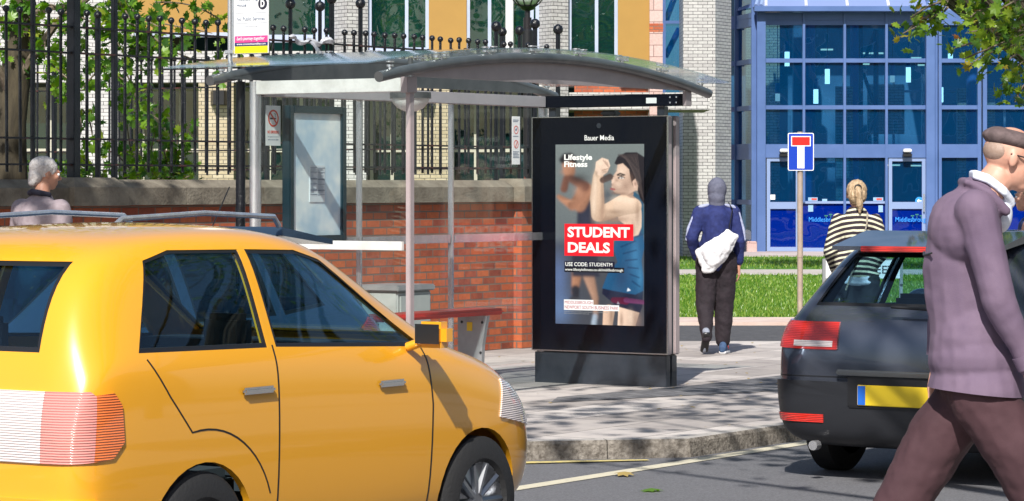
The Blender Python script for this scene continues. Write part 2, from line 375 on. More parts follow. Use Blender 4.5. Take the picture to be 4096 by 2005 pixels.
band('far_lawn', -10, 40, 59, 69, .02, lawn_m, thick=.14)
band('forecourt', -60, 60, 69, 100, .03, M('forecourt_m', (.42, .33, .31), .85, c2=(.52, .46, .44), scale=.8), thick=.14)
# grass blades
def GP(px, py): Yc = 1.7*12000/(py-735); return W((px-2048)/12000*Yc, Yc)
mt['dark_blocks'] = M_brick('dark_blocks', [(.10, .10, .11), (.15, .15, .16), (.20, .195, .20)], (.05, .045, .04), bw=.2, rh=.1, ms=.006, bump=.5)
sheet('dark_strip', [GP(2200, 1612), GP(3500, 1545), GP(3500, 1490), GP(3150, 1500), GP(2760, 1545), GP(2230, 1590)], .004, mt['dark_blocks'])  # dark grey strip over the paving, drawn with small block joints
b = MB(); tri = []
def blades(n, X0, X1, Y0, Y1, h0, h1, dens_bias=1.0):
    vs, fs = [], []
    for i in range(n):
        Yc = Y0 + (Y1-Y0)*(random.random()**dens_bias); Xc = random.uniform(X0, X1)*Yc/38
        h = random.uniform(h0, h1); a = random.uniform(0, math.pi); w = .006*Yc/38+.004
        dx, dy = math.cos(a)*w, math.sin(a)*w; lx, ly = random.gauss(0, .02), random.gauss(0, .02)
        x, y = W(Xc, Yc); k = len(vs)
        vs += [(x-dx, y-dy, .012), (x+dx, y+dy, .012), (x+lx, y+ly, .012+h)]; fs.append((k, k+1, k+2))
    return vs, fs
for args in ((42000, 1.6, 6.8, 38.02, 55.3, .02, .065, 1.5), (9000, 1.6, 6.8, 59.1, 68.8, .03, .08, 1.0)):
    v, f = blades(*args); b.add(v, f)
mt['blade'] = M_leaf('blade', [(0, (.06, .15, .012)), (.6, (.16, .30, .03)), (1, (.40, .46, .12))], .35)
tag(b.build('grass', mt['blade']), 'short green lawn grass in front of the glass entrance', 'grass', kind='stuff')
# fallen leaves on road and pavement
def leaf_outline(kind=0):
    if kind == 0:  # palmate, five lobes
        return [(0, -.45), (.10, -.30), (.34, -.34), (.30, -.12), (.50, .02), (.26, .10), (.30, .34), (.10, .22), (0, .55), (-.10, .22), (-.30, .34), (-.26, .10), (-.50, .02), (-.30, -.12), (-.34, -.34), (-.10, -.30)]
    return [(0, -.5), (.3, -.1), (.24, .2), (0, .5), (-.24, .2), (-.3, -.1)]
def leaf_mesh(pts, kind=0, flat=False, droop=0.0, seed=1):
    rr = random.Random(seed); ol = leaf_outline(kind); V, F = [], []
    for (p, s) in pts:
        if flat: e = Euler((rr.uniform(-.15, .15), rr.uniform(-.15, .15), rr.uniform(0, 6.3)))
        else: e = Euler((rr.gauss(.9, .7), rr.gauss(0, .6), rr.uniform(0, 6.3)))
        q = e.to_matrix(); k = len(V); fold = rr.uniform(.1, .35)
        V.append(tuple(Vector(p)))
        for (x, y) in ol: V.append(tuple(Vector(p) + q @ Vector((x*s, y*s, -abs(x)*s*fold - y*y*s*.3))))
        n = len(ol); F += [(k, k+1+i, k+1+(i+1) % n) for i in range(n)]
    return V, F
for (x, y, z, l) in ((15.35, 8.95, -.11, 'yellow-green fallen leaf lying on the asphalt beside the kerb'), (16.05, 9.55, -.10, 'dry brown fallen leaf on the cream bay line')):
    V, F = leaf_mesh([((x, y, z+.01), .16)], 0, True, seed=int(x*7)); o = MB().add(V, F).build('fallen_leaf', mt['leaf_left'] if 'green' in l else mt['leaf_dry']); tag(o, l, 'leaf')
lv = []
for i in range(70):
    Yc = random.uniform(20.8, 32); Xc = random.uniform(-.4, 3.0); lv.append(((*W(Xc, Yc), .012), random.uniform(.025, .06)))
V, F = leaf_mesh(lv, 1, True, seed=5); tag(MB().add(V, F).build('leaf_litter', mt['leaf_dry']), 'scattered small dry leaf fragments on the pavement', 'litter', kind='stuff')

# ---------------------------------------------------------------- boundary wall and iron railings
WY = 16.80
wall = empty('brick_wall', (13, WY, 0), 0, 'red brick boundary wall with weathered stone coping behind the bus shelter', 'wall')
def wp(mb, name, mat, **k): o = mb.build(name, mat, wall, **k); o.location = (-13, -WY, 0); return o
b = MB(); b.box(10, 26.0, WY, WY+.34, -.02, 1.51); b.box(27.0, 27.34, WY+.2, 27.5, -.02, 1.51); wp(b, 'brickwork', mt['red_brick'])
b = MB(); b.box(26.0, 27.4, WY-.10, WY+.46, -.02, 1.512); wp(b, 'pier', mt['red_brick'])
def cop(mb, x0, x1, y0, y1):
    pr = [(y0-.07, 1.515), (y0-.07, 1.665), (y0+.05, 1.735), (y1-.05, 1.735), (y1+.07, 1.665), (y1+.07, 1.515)]
    mb.profile(pr, 'x', x0, x1)
b = MB()
xs = [10, 11.1, 12.4, 13.6, 14.7, 15.9, 17.0, 18.2, 19.05]
for i in range(len(xs)-1): cop(b, xs[i]+.003, xs[i+1]-.003, WY, WY+.34)
xs = [19.75, 20.6, 21.7, 22.7, 23.6, 24.6, 25.4, 25.9]
for i in range(len(xs)-1): cop(b, xs[i]+.003, xs[i+1]-.003, WY, WY+.34)
pr = [(26.93, 1.515), (26.93, 1.665), (27.05, 1.735), (27.29, 1.735), (27.41, 1.665), (27.41, 1.515)]
b.profile(pr, 'y', WY+.6, 27.5)
wp(b, 'coping', mt['coping'])
b = MB()
for x0, x1, d in ((19.05, 19.75, .13), (25.9, 27.5, .20)):
    y0, y1 = WY-d, WY+.34+.08
    pts0 = [(x0, y0), (x1, y0), (x1, y1), (x0, y1)]; i_ = .09
    pts1 = [(x0+i_, y0+i_), (x1-i_, y0+i_), (x1-i_, y1-i_), (x0+i_, y1-i_)]
    v = [(*p, 1.513) for p in pts0] + [(*p, 1.67) for p in pts0] + [(*p, 1.752) for p in pts1]
    b.add(v, [(3, 2, 1, 0), (0, 1, 5, 4), (1, 2, 6, 5), (2, 3, 7, 6), (3, 0, 4, 7), (4, 5, 9, 8), (5, 6, 10, 9), (6, 7, 11, 10), (7, 4, 8, 11), (8, 9, 10, 11)])
wp(b, 'coping_cap', mt['coping'])
b = MB().box(19.12, 19.68, WY-.06, WY, -.02, 1.511); wp(b, 'pier', mt['red_brick'])
# railings
FY = WY+.17
rail_z = (3.03, 2.81, 2.08, 1.86)
barm = MB(); barm.tube([(0, 0, 1.80), (0, 0, 3.13)], .0135, 8); barm.ball((0, 0, 3.15), .030, 10)
def railings(name, p, q, label, posts, skip=()):
    p, q = Vector((*p, 0)), Vector((*q, 0)); d = (q-p).normalized(); L = (q-p).length
    root = empty(name, p, math.atan2(d.y, d.x), label, 'railings')
    for z in rail_z:
        n = int(L/.8); b = MB()
        b.box(0, L, -.024, .024, z-.008, z+.008); b.build('rail', mt['iron_rust'], root)
    me = None; n = int(L/.163)
    for i in range(1, n):
        if any(abs(i*.163-pp[0]) < .07 for pp in posts): continue
        if me is None: o = barm.build('bar', mt['iron'], root, smooth=True); me = o.data
        else: o = bpy.data.objects.new('bar', me); link(o, root)
        o.location = (i*.163, 0, random.uniform(-.006, .006)); o.rotation_euler = (random.gauss(0, .003), random.gauss(0, .003), 0)
    for (t, w, h, ball) in posts:
        b = MB(); b.box(t-w/2, t+w/2, -w/2, w/2, 1.735, h, .004)
        o = b.build('post', mt['iron'], root)
        if ball: MB().ball((t, 0, h+ball*.8), ball, 14).build('finial', mt['iron'], o, smooth=True)
    return root
def along(px, y):  # street coordinate where the sight line through picture column px (4096 wide) meets the line y
    k = (px-2048)/12000; return (CS*y + k*SN*y)/(SN - CS*k)
posts = [(along(p, FY)-14, w, h, b_) for (p, w, h, b_) in ((295, .085, 3.5, 0), (132, .035, 3.4, 0), (458, .045, 3.35, 0), (392, .04, 3.12, .035), (1162, .03, 3.34, .05), (1280, .03, 3.34, .05), (1327, .04, 3.42, .05), (1442, .035, 3.40, .05), (1985, .035, 3.28, .055), (2078, .03, 3.26, .05), (2140, .04, 3.34, .055), (2232, .04, 3.30, .055))]
railings('iron_railings', (14, FY), (27.1, FY), 'black iron railings with ball finials on the stone coping facing the street', posts)
railings('iron_railings', (27.17, WY+.9), (27.17, 27.4), 'black iron railings returning away from the street towards the white brick building', [(0.0, .05, 3.3, .05), (3.2, .05, 3.25, .045), (6.4, .05, 3.25, .045)])
# torn plastic tape on the railings
b = MB(); N = 26; xa, xb = along(1150, FY-.03), along(1335, FY-.03)
vs, fs = [], []
for i in range(N):
    t = i/(N-1); x = xa+(xb-xa)*t; w = .016+.022*abs(math.sin(t*9)); zc = 3.065-.03*math.sin(t*3.1)+.018*math.sin(t*17)
    yy = FY-.045-.02*math.sin(t*23); vs += [(x, yy, zc-w), (x, yy-.02, zc), (x, yy+.01, zc+w*.7)]
for i in range(N-1):
    k = i*3; fs += [(k, k+3, k+4, k+1), (k+1, k+4, k+5, k+2)]
b.add(vs, fs); vs, fs = [], []
for i in range(12):
    t = i/11; x = xa+.42*(xb-xa)+.32*t*t+.05*t; vs += [(x, FY-.06-.03*math.sin(6*t), 3.03-.20*t), (x+.06+.04*math.sin(5*t), FY-.05, 3.05-.19*t)]
for i in range(11): k = 2*i; fs.append((k, k+2, k+3, k+1))
b.add(vs, fs)
tag(b.build('plastic_tape', M('tape', (.32, .33, .37), .25, c2=(.62, .63, .66), scale=30, coat=.3), smooth=60), 'crumpled torn plastic tape knotted on the top rail', 'tape')
# utility cabinet against the wall
cx, cy = 22.95, 16.15
cab = empty('utility_cabinet', (cx, cy, 0), 0, 'grey metal utility cabinet against the brick wall behind the shelter glass', 'cabinet')
MB().box(-.28, .28, -.22, .22, 0, .70, .012).build('housing', M('cabinet_grey', (.30, .33, .32), .5, c2=(.38, .40, .39), scale=6), cab)
MB().box(-.31, .31, -.25, .25, .702, .76, .012).build('lid', mt['leg_grey'], cab)
MB().box(-.24, .24, -.236, -.222, .06, .66, .004).build('door', M('cabinet_door', (.36, .39, .38), .5), cab)
# ---------------------------------------------------------------- bus shelter
XL, XR, YF, YR = 17.72, 21.74, 12.37, 13.74
sh = empty('bus_shelter', (XL, YF, 0), 0, 'grey metal and glass bus shelter with a curved glass roof on two arched tubes', 'bus shelter')
def sp(mb, name, mat, parent=sh, **k):
    o = mb.build(name, mat, parent, **k)
    if parent is sh: o.location = (-XL, -YF, 0)
    return o
sp(MB().tube([(XL, YR, 0), (XL, YR, 2.46)], .044, 20), 'post', mt['steel'], smooth=True)
sp(MB().tube([(XL-.03, YR+.115, 0), (XL-.03, YR+.115, 2.46)], .036, 16), 'post', mt['iron'], smooth=True)
sp(MB().box(XL+.02, XL+.075, YF-.02, YF+.02, 0, 2.36, .004), 'post', mt['mauve_metal'])
posts_x = [19.04, 20.32]
for x in posts_x: sp(MB().box(x-.014, x+.014, YR-.022, YR+.022, 0, 2.36, .004), 'post', mt['steel'])
sp(MB().box(XR-.03, XR+.03, YR-.02, YR+.04, 0, 2.36, .006), 'post', mt['steel'])
# beams
sp(MB().box(XL-.03, XL+.05, YF+.03, YR-.02, 2.362, 2.462, .004), 'beam', mt['steel_bright'])
sp(MB().box(XL-.035, XL+.09, YF-.035, YF+.027, 2.355, 2.47, .003), 'corner_bracket', mt['mauve_metal'])
sp(MB().box(XL+.053, XR-.045, YR-.05, YR+.03, 2.352, 2.445, .004), 'beam', mt['beam_grey'])
bb = sp(MB().box(XR-.04, XR+.04, YF-.02, YR+.03, 2.347, 2.448, .004), 'beam', mt['black_gloss'])
for y in (12.41, 12.47):
    for z in (2.375, 2.42): MB().lathe([(0, -.004), (.008, -.003), (.008, 0)], (XR-.041, y, z), 8, 'x').build('bolt', mt['steel'], bb)
MB().box(XR-.043, XR-.0405, 12.60, 12.70, 2.372, 2.418).build('sticker', mt['paper_white'], bb)
sp(MB().box(XR-.045, XR+.05, YF-.055, YF-.022, 2.345, 2.47, .003), 'corner_bracket', mt['mauve_metal'])
# arched tubes, fascias, clamps
TC, TH = (17.28+22.05)/2, (22.05-17.28)/2
def arc_z(x, z0=2.455, z1=2.665): return z1 - (z1-z0)*((x-TC)/TH)**2
for y in (12.30, 13.82):
    xs = np.linspace(17.28, 22.05, 25)
    t = sp(MB().tube([(x, y, arc_z(x)) for x in xs], .039, 16), 'roof_tube', mt['grey_tube'], smooth=50)
    for x in np.linspace(17.42, 21.92, 8):
        z = arc_z(x)
        b = MB(); b.tube([(x, y, z+.03), (x, y, z+.062)], .016, 8)
        if 17.6 < x < 21.7: b.box(x-.075, x+.075, y-.014, y+.014, z+.052, z+.064)
        for dx in ((-.055, .055) if 17.6 < x < 21.7 else (0,)):
            zz = arc_z(x+dx)+.0405
            b.lathe([(0, zz+.012), (.026, zz+.012), (.026, zz+.026), (0, zz+.026)], (x+dx, y, 0), 10); b.lathe([(0, zz+.044), (.03, zz+.044), (.03, zz+.052), (0, zz+.054)], (x+dx, y, 0), 10)
        b.build('clamp', mt['steel'], t)
for y, x0, x1, mat in ((12.335, XL+.03, XR+.05, mt['mauve_metal']), (13.785, XL-.3, XR+.1, mt['grey_tube'])):
    xs = np.linspace(x0, x1, 22); pr = [(x, 2.472) for x in xs] + [(x, arc_z(x)-.012) for x in xs[::-1]]
    sp(MB().profile(pr, 'y', y-.008, y+.008), 'fascia', mat)
# glass roof: three curved sheets
def gz(x): return 2.722 - .185*((x-19.62)/2.64)**2
for (x0, x1) in ((16.98, 18.70), (18.715, 20.44), (20.455, 22.2)):
    b = MB(); n = 12; vs = []
    for i in range(n+1):
        x = x0+(x1-x0)*i/n
        for y in (12.18, 14.0):
            for dz in (0, .010): vs.append((x, y, gz(x)+dz))
    fs = []
    for i in range(n):
        k = i*4; q = k+4
        fs += [(k, k+2, q+2, q), (k+1, q+1, q+3, k+3), (k, q, q+1, k+1), (k+2, k+3, q+3, q+2)]
    fs += [(0, 1, 3, 2), (n*4, n*4+2, n*4+3, n*4+1)]
    b.add(vs, fs); sp(b, 'roof_pane', mt['roof_glass'])
# panes
for (x0, x1) in ((XL+.05, 19.01), (19.07, 20.29), (20.35, 21.70)):
    sp(MB().box(x0, x1, YR-.005, YR+.005, 1.285, 2.35), 'glass_pane', mt['shelter_glass'])
    sp(MB().box(x0, x1, YR-.005, YR+.005, .18, 1.215), 'glass_pane', mt['shelter_glass'])
    sp(MB().box(x0, x1, YR-.018, YR+.018, 1.217, 1.283, .003), 'mid_rail', mt['steel'])
sp(MB().box(XL-.005, XL+.005, YF+.04, YR-.05, 1.285, 2.355), 'glass_pane', mt['shelter_glass'])
sp(MB().box(XL-.005, XL+.005, YF+.04, YR-.05, .18, 1.215), 'glass_pane', mt['shelter_glass'])
sp(MB().box(XL-.018, XL+.018, YF+.03, YR-.05, 1.217, 1.283, .003), 'mid_rail', mt['steel_bright'])
# dome light under the roof
b = MB(); b.lathe([(0, -.115), (.05, -.108), (.10, -.085), (.135, -.045), (.15, 0), (.15, .03), (0, .03)], (18.75, 13.05, 2.36), 28)
lm = sp(b, 'lamp', mt['lamp_white'], smooth=50); MB().tube([(18.75, 13.05, 2.39), (18.75, 13.05, 2.66)], .02, 10).build('stem', mt['grey_tube'], lm)
MB().lathe([(.152, -.012), (.158, -.012), (.158, .034), (.152, .034)], (18.75, 13.05, 2.36), 28).build('rim', mt['grey_tube'], lm, smooth=True)

# poster case on the rear glass
pc = empty('poster_case', (18.39, YR-.04, 1.25), 0, 'dark framed timetable case with a pale blue blank poster on the shelter rear glass', 'poster case')
def loc(o, r): o.location = tuple(-c for c in r.location); return o
y1, y0 = YR-.012, YR-.09
b = MB(); b.box(18.03, 18.085, y0, y1, 1.25, 2.29, .006).box(18.70, 18.755, y0, y1, 1.25, 2.29, .006).box(18.086, 18.699, y0, y1, 2.235, 2.29).box(18.086, 18.699, y0, y1, 1.25, 1.305)
b.box(18.086, 18.699, y1-.02, y1-.004, 1.306, 2.234)
loc(b.build('frame', mt['case_frame'], pc), pc)
loc(MB().box(18.0865, 18.6985, y0+.022, y0+.028, 1.306, 2.234).build('poster', mt['case_panel'], pc), pc)
b = MB().box(18.30, 18.49, y0+.016, y0+.021, 1.56, 1.84); tt = loc(b.build('timetable', mt['paper'], pc), pc)
b = MB(); fy0, fy1 = y0+.0135, y0+.0155
for z in (1.825, 1.79, 1.74, 1.735, 1.70, 1.655, 1.65, 1.62): b.box(18.305, 18.39, fy0, fy1, z-.003, z); b.box(18.40, 18.485, fy0, fy1, z-.006, z-.003)
for i in range(46):
    z = 1.815-.0037*i*1.1; b.box(18.308+(.09 if i % 2 else 0), 18.308+(.09 if i % 2 else 0)+random.uniform(.03, .075), fy0, fy1, z-.0012, z)
loc(b.build('print', mt['ink_grey'], pc), pc); del tt
# no smoking sign
ns = empty('no_smoking_sign', (17.9, YR-.012, 1.72), 0, 'white no smoking notice stuck on the left rear pane of the shelter', 'notice')
def nsp(mb, name, mat): o = mb.build(name, mat, ns); o.location = tuple(-c for c in ns.location); return o
x0, x1, yb = 17.83, 18.01, YR-.012
nsp(MB().box(x0, x1, yb-.003, yb, 1.985, 2.285), 'sheet', mt['paper_white'])
b = MB(); cx, cz = 17.92, 2.19; b.lathe([(.052, -.002), (.064, -.002), (.064, 0), (.052, 0), (.052, -.002)], (cx, yb-.0034, cz), 28, 'y')
b.profile([(cx-.044, cz+.036), (cx-.036, cz+.044), (cx+.044, cz-.036), (cx+.036, cz-.044)], 'y', yb-.007, yb-.005)
nsp(b, 'prohibition_ring', mt['ink_red'])
b = MB(); b.box(cx-.04, cx+.022, yb-.0045, yb-.0035, cz-.008, cz+.004); b.box(cx+.026, cx+.034, yb-.0045, yb-.0035, cz-.008, cz+.004)
b.tube([(cx+.03, yb-.004, cz+.01), (cx+.02, yb-.004, cz+.02), (cx+.028, yb-.004, cz+.03), (cx+.01, yb-.004, cz+.035)], .002, 4); nsp(b, 'pictogram', mt['ink'])
fr = frame((0, yb-.0032, 0), (1, 0, 0))
o = lettering('NO SMOKING', ns, mt['ink_red'], fr, 17.85, 17.99, 2.075, 2.098, off=.02); o.location = tuple(-c for c in ns.location)
for k, tx in enumerate(('It is against the law to', 'smoke in this bus shelter')):
    o = lettering(tx, ns, mt['ink_grey'], fr, 17.855, 17.985, 2.045-.02*k, 2.056-.02*k); o.location = tuple(-c for c in ns.location)

# perch bench
bn = empty('perch_bench', (19.9, 13.3, 0), 0, 'red topped perch bench with grey steel leg panels inside the bus shelter', 'bench')
def bp(mb, name, mat, **k): o = mb.build(name, mat, bn, **k); o.location = (-19.9, -13.3, 0); return o
bp(MB().box(18.1, 20.12, 13.08, 13.36, .655, .705, .02), 'seat', mt['red_plastic'])
for x in (18.35, 19.86):
    pr = [(13.10, .645), (13.36, .645), (13.34, .5), (13.345, .3), (13.37, .0), (13.12, .0), (13.115, .3), (13.08, .5)]
    pr = [(13.07, .652), (13.35, .652), (13.35, 0), (13.12, 0), (13.125, .22), (13.115, .42), (13.085, .58)]
    bp(MB().profile(pr, 'x', x-.02, x+.02), 'leg', mt['leg_grey'])
b = MB()
for (y, z) in ((13.115, .60), (13.13, .36), (13.31, .60)): b.lathe([(0, -.006), (.011, -.004), (.011, 0)], (19.839, y, z), 8, 'x')
bp(b, 'bolt', mt['trim_black'])
bp(MB().box(19.836, 19.8395, 13.21, 13.26, .53, .60), 'sticker', mt['plate_yellow'])
# notice on the railings
nt_ = empty('railing_notice', (along(2063, FY-.04), FY-.04, 1.9), 0, 'narrow white dog notice tied to the railings right of the shelter', 'notice')
MB().box(-.075, .075, -.004, 0, 0, .50).build('sheet', mt['paper_white'], nt_)
b = MB()
for z in (.36, .21): b.lathe([(.036, -.006), (.043, -.006), (.043, -.0045), (.036, -.0045), (.036, -.006)], (0, 0, z), 20, 'y')
b.profile([(-.026, .18), (-.022, .176), (.026, .24), (.022, .244)], 'y', -.0085, -.007)
b.build('symbol', mt['ink_red'], nt_)
b = MB().box(-.02, .014, -.006, -.0045, .352, .368); b.box(.008, .02, -.006, -.0045, .366, .38)
for z in (.46, .445, .29, .13, .115, .10, .085, .07): b.box(-.06, random.uniform(.03, .06), -.006, -.0045, z, z+.006)
b.build('print', mt['ink_grey'], nt_)

# bus stop flag on the shelter roof
bf = empty('bus_stop_flag', (17.57, 13.86, 2.5), 0, 'white bus stop flag with pink and yellow bands above the shelter roof corner', 'bus stop sign')
MB().tube([(0, 0, .0), (0, 0, 1.3)], .018, 14).build('pole', mt['steel'], bf, smooth=True)
MB().box(-.03, .03, -.05, .03, .165, .19, .003).build('bracket', mt['steel'], bf)
pn = MB().box(-.012, .0, -.365, -.035, .16, 1.2, .002).build('panel', mt['white'], bf)
MB().box(-.016, .004, -.05, -.032, .15, 1.2).build('edge_rail', mt['steel'], bf)
fx = -.0125
def bandp(z0, z1, mat, name): MB().box(fx-.0015, fx, -.362, -.055, z0, z1).build(name, mat, bf)
bandp(.165, .215, mt['acid'], 'yellow_band'); bandp(.2155, .243, mt['navy'], 'navy_band'); bandp(.2435, .292, mt['pink'], 'pink_band')
fr = frame((fx-.0025, 0, 0), (0, -1, 0))
lettering('www.connectteesvalley.com', bf, mt['white'], fr, .075, .345, .220, .240, off=.004)
lettering("Let's journey together", bf, mt['white'], fr, .075, .335, .253, .286, off=.006, shear=.3)
lettering('No Public Services', bf, mt['ink_grey'], fr, .075, .335, .405, .432)
lettering('House', bf, mt['ink_grey'], fr, .075, .165, .508, .535)
lettering('Middlesbrough', bf, mt['ink_grey'], fr, .075, .285, .546, .578)
MB().lathe([(0, -.0015), (.042, -.0015), (.042, 0), (0, 0)], (fx-.0005, -.315, .525), 28, 'x').build('disc', mt['ink'], bf)
lettering('D', bf, mt['white'], frame((fx-.0035, 0, 0), (0, -1, 0)), .298, .335, .500, .552, off=.04)
b = MB()
for z in (.385, .46, .36): b.box(fx-.0012, fx, -.36, -.06, z, z+.0025)
for y in (-.17, -.26): b.box(fx-.0012, fx, y, y+.002, .295, .36)
b.build('rule_line', mt['ink_grey'], bf)

# ---------------------------------------------------------------- advertising display with a lit screen
PY0, PY1, PX = 12.49, 13.83, 21.70
ad = empty('advertising_display', (PX, 13.16, 0), 0, 'tall black freestanding advertising display with a lit fitness poster and STUDENT DEALS in red', 'display')
def ap(mb, name, mat, parent=ad, **k):
    o = mb.build(name, mat, parent, **k)
    if parent is ad: o.location = (-PX, -13.16, 0)
    return o
ap(MB().box(PX, PX+.07, PY0, PY1, .27, 2.267, .008), 'front_housing', mt['mauve_metal'])
ap(MB().box(PX+.082, PX+.11, PY0+.012, PY1-.012, .275, 2.262, .004), 'mid_spine', mt['dark_panel'])
ap(MB().box(PX+.122, PX+.20, PY0-.0, PY1, .27, 2.267, .008), 'rear_housing', mt['mauve_metal'])
ap(MB().box(PX+.03, PX+.17, PY0+.03, PY1-.03, .26, 2.25), 'core', mt['trim_black'])
fg = ap(MB().box(PX-.006, PX-.001, PY0+.006, PY1-.006, .282, 2.262), 'front_glass', mt['black_gloss'])
b = MB()
e = .007
b.box(PX-.009, PX+.004, PY0-.002, PY0+e, .275, 2.268).box(PX-.009, PX+.004, PY1-e, PY1+.002, .275, 2.268).box(PX-.0085, PX+.004, PY0+e, PY1-e, 2.262, 2.269).box(PX-.0085, PX+.004, PY0+e, PY1-e, .274, .282)
ap(b, 'edge_trim', mt['edge_chrome'])
bs = MB(); bs.box(PX+.006, PX+.075, PY0+.02, PY1-.02, -.02, .262, .004); bs.box(PX+.10, PX+.185, PY0+.02, PY1-.02, -.02, .262, .004); bs.box(PX+.08, PX+.098, PY0+.04, PY1-.04, -.02, .262)
ap(bs, 'base', mt['dark_panel'])
for y in (12.58, 13.65): ap(MB().box(PX+.03, PX+.10, y-.035, y+.035, 2.268, 2.346, .003), 'bracket', mt['dark_panel'])
ap(MB().box(PX+.03, PX+.13, 13.02, 13.17, 2.268, 2.32, .015), 'sensor_box', mt['trim_black'])
ap(MB().lathe([(0, -.002), (.022, -.002), (.022, 0)], (PX-.0062, 13.16, 2.19), 20, 'x'), 'camera_eye', mt['dark_panel'])
# the screen: a poster painted as coloured cells on a fine grid
SY0, SY1, SZ0, SZ1 = 12.715, 13.59, .507, 2.033
GW, GH = 176, 308
U, Vv = np.meshgrid(np.linspace(40, 615, GW), np.linspace(1215, 25, GH))      # U to the right, Vv downwards
img = np.zeros((GH, GW, 3)); sm = lambda d, w=2.0: np.clip(.5 - d/w, 0, 1)
def put(mask, c):
    global img
    c = np.array(c, float); c = c if c.ndim == 3 else c[None, None, :]
    img = img*(1-mask[..., None]) + c*mask[..., None]
def capd(x0, y0, r0, x1, y1, r1):
    dx, dy = x1-x0, y1-y0; t = np.clip(((U-x0)*dx+(Vv-y0)*dy)/(dx*dx+dy*dy+1e-6), 0, 1)
    d = np.hypot(U-x0-t*dx, Vv-y0-t*dy); r = r0+(r1-r0)*t
    s = ((U-x0-t*dx)*dy - (Vv-y0-t*dy)*dx)/(np.hypot(dx, dy)+1e-6)/r
    return d-r, s
def capp(a, c, w=2.5, sh=.22, w2=None):
    d, s = capd(*a); c = np.array(c, float)
    shade = 1 - sh*np.clip(s, -1, 1) ; put(sm(d, w), np.clip(c[None, None, :]*shade[..., None], 0, 1))
def polyd(pts):
    d = np.full(U.shape, 1e9); ins = np.zeros(U.shape, bool); n = len(pts)
    for i in range(n):
        (ax, ay), (bx, by) = pts[i], pts[(i+1) % n]; dx, dy = bx-ax, by-ay
        t = np.clip(((U-ax)*dx+(Vv-ay)*dy)/(dx*dx+dy*dy+1e-9), 0, 1); d = np.minimum(d, np.hypot(U-ax-t*dx, Vv-ay-t*dy))
        if ay != by:
            c_ = ((ay > Vv) != (by > Vv)) & (U < (bx-ax)*(Vv-ay)/(by-ay)+ax); ins ^= c_
    return np.where(ins, -d, d)
def pol(pts, c, w=3): put(sm(polyd(pts), w), c)
g = np.clip((Vv-25)/1190, 0, 1)
top, bot = np.array([.20, .235, .225]), np.array([.10, .11, .13])
img = top*(1-g[..., None]) + bot*g[..., None]
put(np.clip((Vv-640)/60, 0, 1)*.75, (.055, .06, .075))
def gauss(x, y, rx, ry, c, a): put(a*np.exp(-(((U-x)/rx)**2+((Vv-y)/ry)**2)), c)
gauss(60, 900, 60, 160, (.12, .20, .42), .7); gauss(60, 1120, 90, 120, (.14, .24, .46), .7); gauss(300, 500, 120, 200, (.28, .32, .32), .3)
BR, BD = (.42, .20, .115), (.20, .085, .055)
capp((180, 880, 34, 165, 1010, 20), BR, 8); capp((250, 870, 40, 300, 1040, 20), (.42, .24, .16), 8); capp((300, 1040, 20, 305, 1170, 14), (.38, .22, .15), 8)
capp((170, 985, 26, 172, 1050, 22), (.03, .03, .04), 8); capp((150, 1055, 20, 185, 1050, 16), (.06, .06, .07), 8); capp((300, 1160, 16, 292, 1210, 18), (.35, .42, .5), 8)
pol([(185, 380), (280, 400), (300, 560), (320, 830), (330, 900), (150, 900), (150, 640), (180, 560)], (.035, .038, .06), 10)
capp((235, 330, 55, 200, 430, 42), BR, 9); capp((60, 370, 14, 150, 430, 30), BR, 7); capp((150, 430, 30, 235, 330, 42), (.36, .17, .10), 7)
capp((125, 150, 44, 130, 205, 38), BR, 8); gauss(100, 205, 26, 20, (.48, .24, .15), .7); pol([(60, 125), (90, 85), (140, 78), (175, 105), (180, 160), (150, 140), (80, 150)], (.02, .018, .02), 8)
capp((110, 250, 22, 95, 320, 24), BD, 8); capp((140, 250, 24, 230, 300, 34), BD, 10); gauss(190, 250, 60, 30, (.04, .03, .03), .7)
gauss(250, 700, 120, 120, (.03, .03, .04), .6)
def soft0(a, n):
    for _ in range(n):
        p_ = np.pad(a, ((1, 1), (1, 1), (0, 0)), 'edge'); a = (p_[:-2, 1:-1]+p_[2:, 1:-1]+p_[1:-1, :-2]+p_[1:-1, 2:]+2*a)/6
    return a
img = soft0(img, 9)
# near athlete: legs, shorts, vest
capp((390, 1120, 38, 380, 1225, 32), (.62, .42, .30), 3); capp((520, 1110, 70, 500, 1230, 55), (.72, .52, .39), 3, .3); gauss(560, 1180, 40, 60, (.35, .22, .17), .6)
pol([(370, 960), (610, 970), (605, 1090), (590, 1130), (520, 1112), (440, 1092), (345, 1010), (350, 975)], (.018, .022, .05), 4)
pol([(430, 660), (540, 620), (610, 580), (618, 700), (600, 790), (612, 900), (612, 985), (560, 1012), (420, 990), (345, 975), (380, 880), (445, 800), (420, 720)], (.02, .11, .24), 4)
gauss(560, 760, 30, 120, (.05, .22, .42), .8); gauss(470, 900, 50, 90, (.012, .05, .13), .7); gauss(590, 900, 20, 80, (.07, .28, .5), .6)
for k in range(6): capp((470+14*k, 700+45*k, 5, 560+6*k, 660+60*k, 3), (.012, .06, .15), 8)
pol([(510, 350), (560, 340), (612, 400), (615, 620), (560, 640), (500, 560)], (.03, .09, .18), 4)
